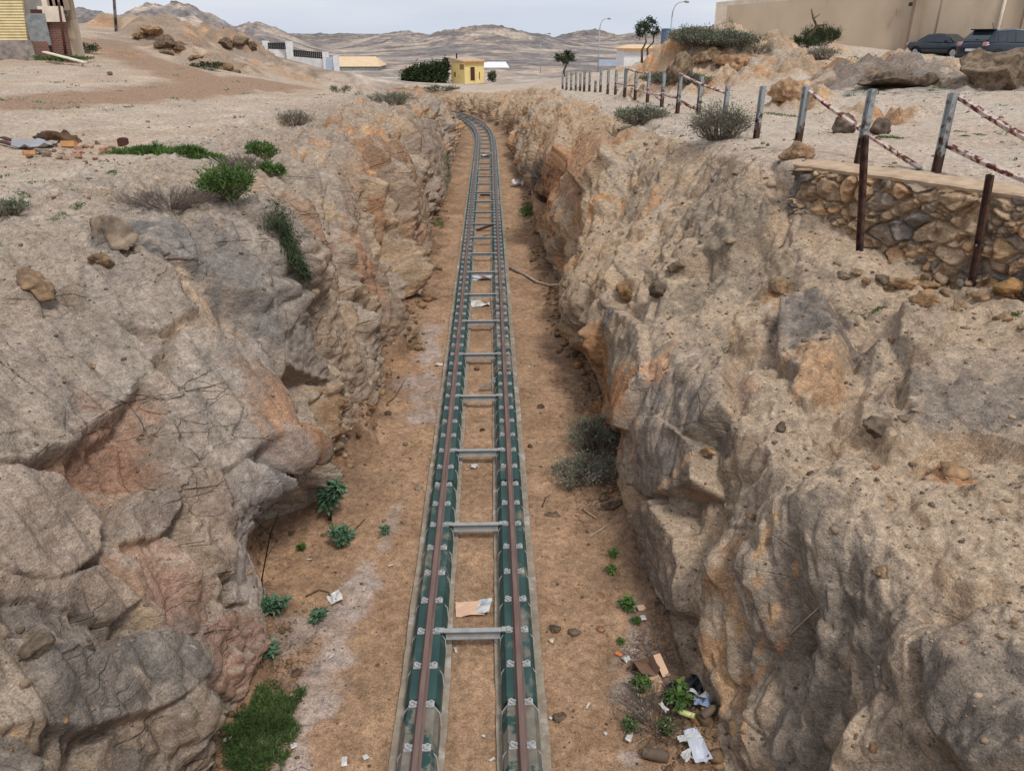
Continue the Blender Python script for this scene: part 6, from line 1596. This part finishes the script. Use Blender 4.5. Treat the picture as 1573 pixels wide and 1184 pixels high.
def bottle(name, label, cat, px, py, L_, r, m, capm, rz, lift=.06, tilt=0):
    p = hit(px, py)[0]; d = Vector((math.cos(rz) * math.cos(tilt), math.sin(rz) * math.cos(tilt), math.sin(tilt))); c = p + Vector((0, 0, lift + r))
    o = tag(empty(name, c), label, cat)
    mb = MB(); mb.tube([d * t * L_ for t in (-.5, -.48, .18, .30, .34, .42)], [r * .8, r, r, r * .5, r * .36, r * .36], 14); mb.build('body', m, o, True)
    mb = MB(); mb.tube([d * L_ * .425, d * L_ * .50], [r * .42, r * .42], 12); mb.build('cap', capm, o)
bottle('plastic_bottle', 'yellowish plastic bottle lying in the rubbish', 'bottle', 1050, 1104, .24, .035, M['bottle'], M['paper'], 2.7)
bottle('glass_bottle', 'dusty brown bottle propped against the right wall', 'bottle', 1090, 1100, .26, .045, M['drumbrown'], M['drumbrown'], .5, .05, .2)
p = hit(1006, 1164)[0]; mb = MB(); a = p + Vector((-.14, .03, .075)); b = p + Vector((.13, -.06, .075)); d = (b - a)
mb.tube([a, a + d * .04, a + d * .08, a + d * .92, a + d * .96, b], [.055, .07, .066, .066, .07, .055], 16)
tag(mb.build('tin_can', M['drumbrown'], None, True), 'large brown tin can lying at the bottom of the rubbish heap', 'can')
def stick(label, pxs, r, m='timber', lift=.03, cat='stick', name='stick'):
    pts = [hit(x, y)[0] + Vector((0, 0, lift)) for x, y in pxs]
    mb = MB(); mb.tube(pts, list(np.linspace(r, r * .5, len(pts))), 6)
    tag(mb.build(name, M[m], None, True), label, cat)
stick('long pale branch lying across the floor to the right wall', [(784, 414), (806, 424), (826, 436), (846, 441), (862, 440)], .06, 'timber', .05, 'branch', 'branch')
stick('pale stick on the floor below the grey bush', [(894, 783), (917, 798)], .013)
stick('weathered lath on the floor right of the track', [(905, 826), (936, 806)], .016, lift=.02)
stick('curved twig in the sand right of the track', [(833, 780), (838, 766), (846, 760)], .008, 'twig', .02)
stick('dry twig in the litter at the foot of the left wall', [(470, 918), (490, 908), (506, 912)], .014, 'bark')
stick('dry twig poking from the crumpled paper at the left', [(505, 915), (528, 930)], .010, 'bark')
stick('splintered stick by the tall tufted plant', [(545, 815), (562, 798)], .012, 'bark')
stick('stick by the left wall beyond the fifth tie', [(595, 620), (606, 612), (622, 585)], .012, 'bark', .02)
stick('bleached stems trailing over the left rim', [(322, 246), (345, 262), (372, 282)], .022, 'timber', .06)
stick('bleached second stem trailing over the left rim beside the green shrub', [(332, 248), (358, 268), (385, 300)], .018, 'timber', .08)
stick('thin pale stick on the pale strip of the right slope', [(1212, 976), (1240, 950), (1262, 930)], .012, 'timber', .01)
pts = [at(733, 356, .42), at(757, 347, .42)]
mb = MB(); mb.bar(pts[0] + Vector((0, 0, .06)), pts[1] + Vector((0, 0, .05)), .10, .07); tag(mb.build('plank', M['wood']), 'dark plank lying skew across the rails far up the line', 'plank')
pts = [at(737, 597, .06), at(760, 585, .30)]
mb = MB(); mb.bar(pts[0], pts[1], .07, .04); tag(mb.build('steel_offcut', M['galv']), 'pale steel offcut leaning on the sand behind the fourth tie', 'offcut')
# rubble heap on the left plateau
M['brickred'] = noise_mat('brick_fired', lin((168, 120, 100)), lin((188, 140, 118)), 7, .9, .3)
M['brickorange'] = noise_mat('brick_orange', lin((186, 134, 84)), lin((200, 150, 100)), 7, .9, .3)
stone('soil_heap', 'dark brown heap of soil behind the rubble', 94, 218, (1.6, .8, .55), 92, 'soil heap', (.36, .26, .2), .42, .1, rough=.02)
for i, (px, py, w, m_, lab) in enumerate([(107, 226, .34, 'brickorange', 'orange block lying in front of the soil heap'), (45, 238, .24, 'brickorange', 'orange block at the left of the rubble'), (160, 233, .25, 'brickred', 'reddish brick at the right end of the rubble'), (120, 230, .22, 'brickred', 'reddish brick in the middle of the rubble'), (118, 242, .22, 'brickred', 'reddish brick nearest to us in the rubble')]):
    p = hit(px, py)[0]; mb = MB(); mb.box((0, 0, w * .2), (w, w * .55, w * .42), Matrix.Rotation(.12 * (i - 2), 3, 'X')); o = mb.build('brick', M[m_], None, False, None, .012); o.location = p; o.rotation_euler = (0, 0, i * .8)
    tag(o, lab, 'brick')
for i, (px, py, w, lab) in enumerate([(80, 222, .3, 'pale concrete lump left of the orange block'), (135, 226, .28, 'pale stone right of the orange block in the rubble'), (150, 222, .24, 'pale stone by the reddish end brick'), (62, 236, .26, 'grey rubble stone at the left of the heap'), (72, 241, .24, 'grey rubble stone in front of the heap'), (175, 229, .2, 'small grey stone past the end of the rubble'), (95, 238, .18, 'small white stone in the middle of the rubble')]):
    stone('stone', lab, px, py, (w, w * .7, w * .55), 110 + i, 'stone', (1.3, 1.2, 1.1) if i in (0, 1, 2, 6) else (.85, .8, .78), .25, i)
scrap('tarpaulin', 'crumpled grey tarpaulin in the rubble heap', 'tarpaulin', 55, 228, .9, .45, flat('grey_tarp', lin((150, 150, 154)), .7), 80, .1, .3)
for i in range(22):
    w = random.uniform(.08, .2)
    stone('rubble_bit', 'small broken masonry bit in the rubble heap on the left plateau', random.uniform(40, 170), random.uniform(222, 246), (w, w * .8, w * .6), 300 + i, 'rubble', random.choice([(1.3, 1.2, 1.1), (.9, .85, .82), (1.1, .72, .58)]), .25, i, (0, 0), 'broken masonry bits in the rubble heap', 2)
for i, (a, b, lab) in enumerate([((0, 222), (40, 231), 'dark plank at the left edge of the rubble'), ((5, 216), (36, 224), 'brown plank behind the dark one in the rubble'), ((62, 212), (84, 226), 'dark charred plank lying across the rubble'), ((85, 243), (115, 246), 'thin pale lath in front of the rubble')]):
    pa, pb_ = hit(*a)[0], hit(*b)[0]; mb = MB(); mb.bar(pa + Vector((0, 0, .08)), pb_ + Vector((0, 0, .05)), .12 if i < 3 else .05, .04); tag(mb.build('plank', M['wood'] if i < 3 else M['timber']), lab, 'plank')
p = hit(190, 224)[0]; mb = MB(); mb.box((0, 0, .09), (.22, .2, .18)); mb.box((0, 0, .19), (.16, .14, .02)); o = mb.build('block', M['wood'], None, False, None, .015); o.location = p; tag(o, 'small dark square block beside the grass patch', 'block')

# ------------------------------------------------------------------ gravel and scattered ground cover (nobody could count them)
def on_sheet(n, g, cond, ymax=40):
    # spread evenly over the surface seen near the cutting
    jr = np.searchsorted(YS, ymax)
    area = np.linalg.norm(np.cross(gu[:jr, :], gv[:jr, :]), axis=2).ravel().astype(np.float64)
    vis = cond.reshape(NR, NC)[:jr].ravel()
    w = area * vis / np.maximum(dist.reshape(NR, NC)[:jr].ravel(), 5) ** 1.6
    return g.choice(len(w), n, p=w / w.sum())
g = np.random.default_rng(77)
steep = np.abs(NN[:, 2])
cond = ((steep > .62) & (ND[:, 1] > 3) & (np.abs(ND[:, 0]) < 26) & ~(fl & (tr < .92))).astype(float) * np.where(fl, 1.3, np.where(AU > 6.2, .25, np.where(SD > 0, 1.7, 1.0)))
idx = on_sheet(15000, g, cond)
cond2 = (fl & (ND[:, 1] > 3) & (eg < 1.0)).astype(float) * (1 - sstep(.05, .9, eg)) * sstep(-.35, .3, fbm(ND * 1.3, 3, 89))
idx2 = on_sheet(3500, g, cond2); idx = np.concatenate([idx, idx2])
IV, IF = ICO[1]
NS = len(idx); nvx = len(IV)
sz = np.clip(g.lognormal(-4.35, .62, NS), .005, .085) * np.where(fl[idx], .75, 1.0)
sz[-3500:] = np.clip(g.lognormal(-3.7, .6, 3500), .01, .11)
sz *= np.clip(dist[idx] / 12, .75, 1.4)
qq = IV[None] * (1 + .35 * g.uniform(-1, 1, (NS, nvx, 1))) * (sz[:, None] * g.uniform(.6, 1.3, (NS, 3)) * np.array([1, 1, .6]))[:, None]
an = g.uniform(0, 6.28, NS)
ca, sa = np.cos(an)[:, None], np.sin(an)[:, None]
qq = np.stack([qq[..., 0] * ca - qq[..., 1] * sa, qq[..., 0] * sa + qq[..., 1] * ca, qq[..., 2]], 2)
qq = qq + (ND[idx] + NN[idx] * np.sign(NN[idx, 2:3]) * sz[:, None] * .2)[:, None]
me = np_mesh('gravel', qq.reshape(-1, 3), (IF[None] + (np.arange(NS) * nvx)[:, None, None]).reshape(-1, 3))
tb = np.array([[1.1, 1.0, .88], [.8, .72, .66], [1.3, 1.2, 1.1], [1.15, .85, .62], [.55, .5, .47]])[g.choice(5, NS, p=[.35, .28, .12, .13, .12])]
tb = np.where(fl[idx][:, None], tb * np.array([.9, .78, .66]), tb)
set_col(me, 'tint', np.repeat(tb * g.uniform(.75, 1.2, (NS, 1)), nvx, 0))
kind(link('gravel', me, M['stone']), 'stuff')
cond = ((steep > .8) & ~fl & (ND[:, 1] > 8) & (AU > 4.2) & (np.abs(ND[:, 0]) < 30)).astype(float) * sstep(.02, .30, fbm(ND * .35, 3, 88)) * np.where(SD > 0, .7, 1)
idx = on_sheet(900, g, cond, 60)
parts = []
for i in idx:
    k = int(g.integers(5, 14)); r_ = g.uniform(.02, .09) * float(np.clip(dist[i] / 16, .7, 2.2))
    b = ND[i] + np.stack([g.normal(size=k) * r_, g.normal(size=k) * r_, np.zeros(k)], 1)
    parts.append(leaf_quads(b, np.stack([g.normal(size=k), g.normal(size=k), g.uniform(.2, .9, k)], 1), r_ * .9, r_ * .35, g, .35))
o = mesh_parts('ground_weeds', parts, M['leaf_blue'], None); kind(o, 'stuff')


# dry stalks and crumbled litter blown against the feet of the walls
cond3 = (fl & (ND[:, 1] > 4) & (eg < 1.3)).astype(float) * (1 - sstep(.1, 1.3, eg)) * sstep(-.1, .4, fbm(ND * .8 + 9, 3, 97)) * np.where(ND[:, 0] > 0, 1.5, 1)
idx = on_sheet(2200, g, cond3, 34)
p0 = ND[idx] + np.array([0, 0, .012]); a_ = g.uniform(0, 6.28, len(idx)); ln_ = g.uniform(.03, .16, len(idx))
p1 = p0 + np.stack([np.cos(a_) * ln_, np.sin(a_) * ln_, g.uniform(-.005, .03, len(idx))], 1)
tw_ = twig_quads(p0, p1, .0035, .0022, g)
ix = on_sheet(1500, g, cond3, 34)
b3 = ND[ix] + np.array([0, 0, .008])
lf_ = leaf_quads(b3, np.stack([g.normal(size=len(ix)), g.normal(size=len(ix)), g.uniform(0, .35, len(ix))], 1), g.uniform(.02, .05, len(ix)), .018, g, .4)
kind(mesh_parts('dry_litter', [tw_, lf_], M['twig'], None), 'stuff')
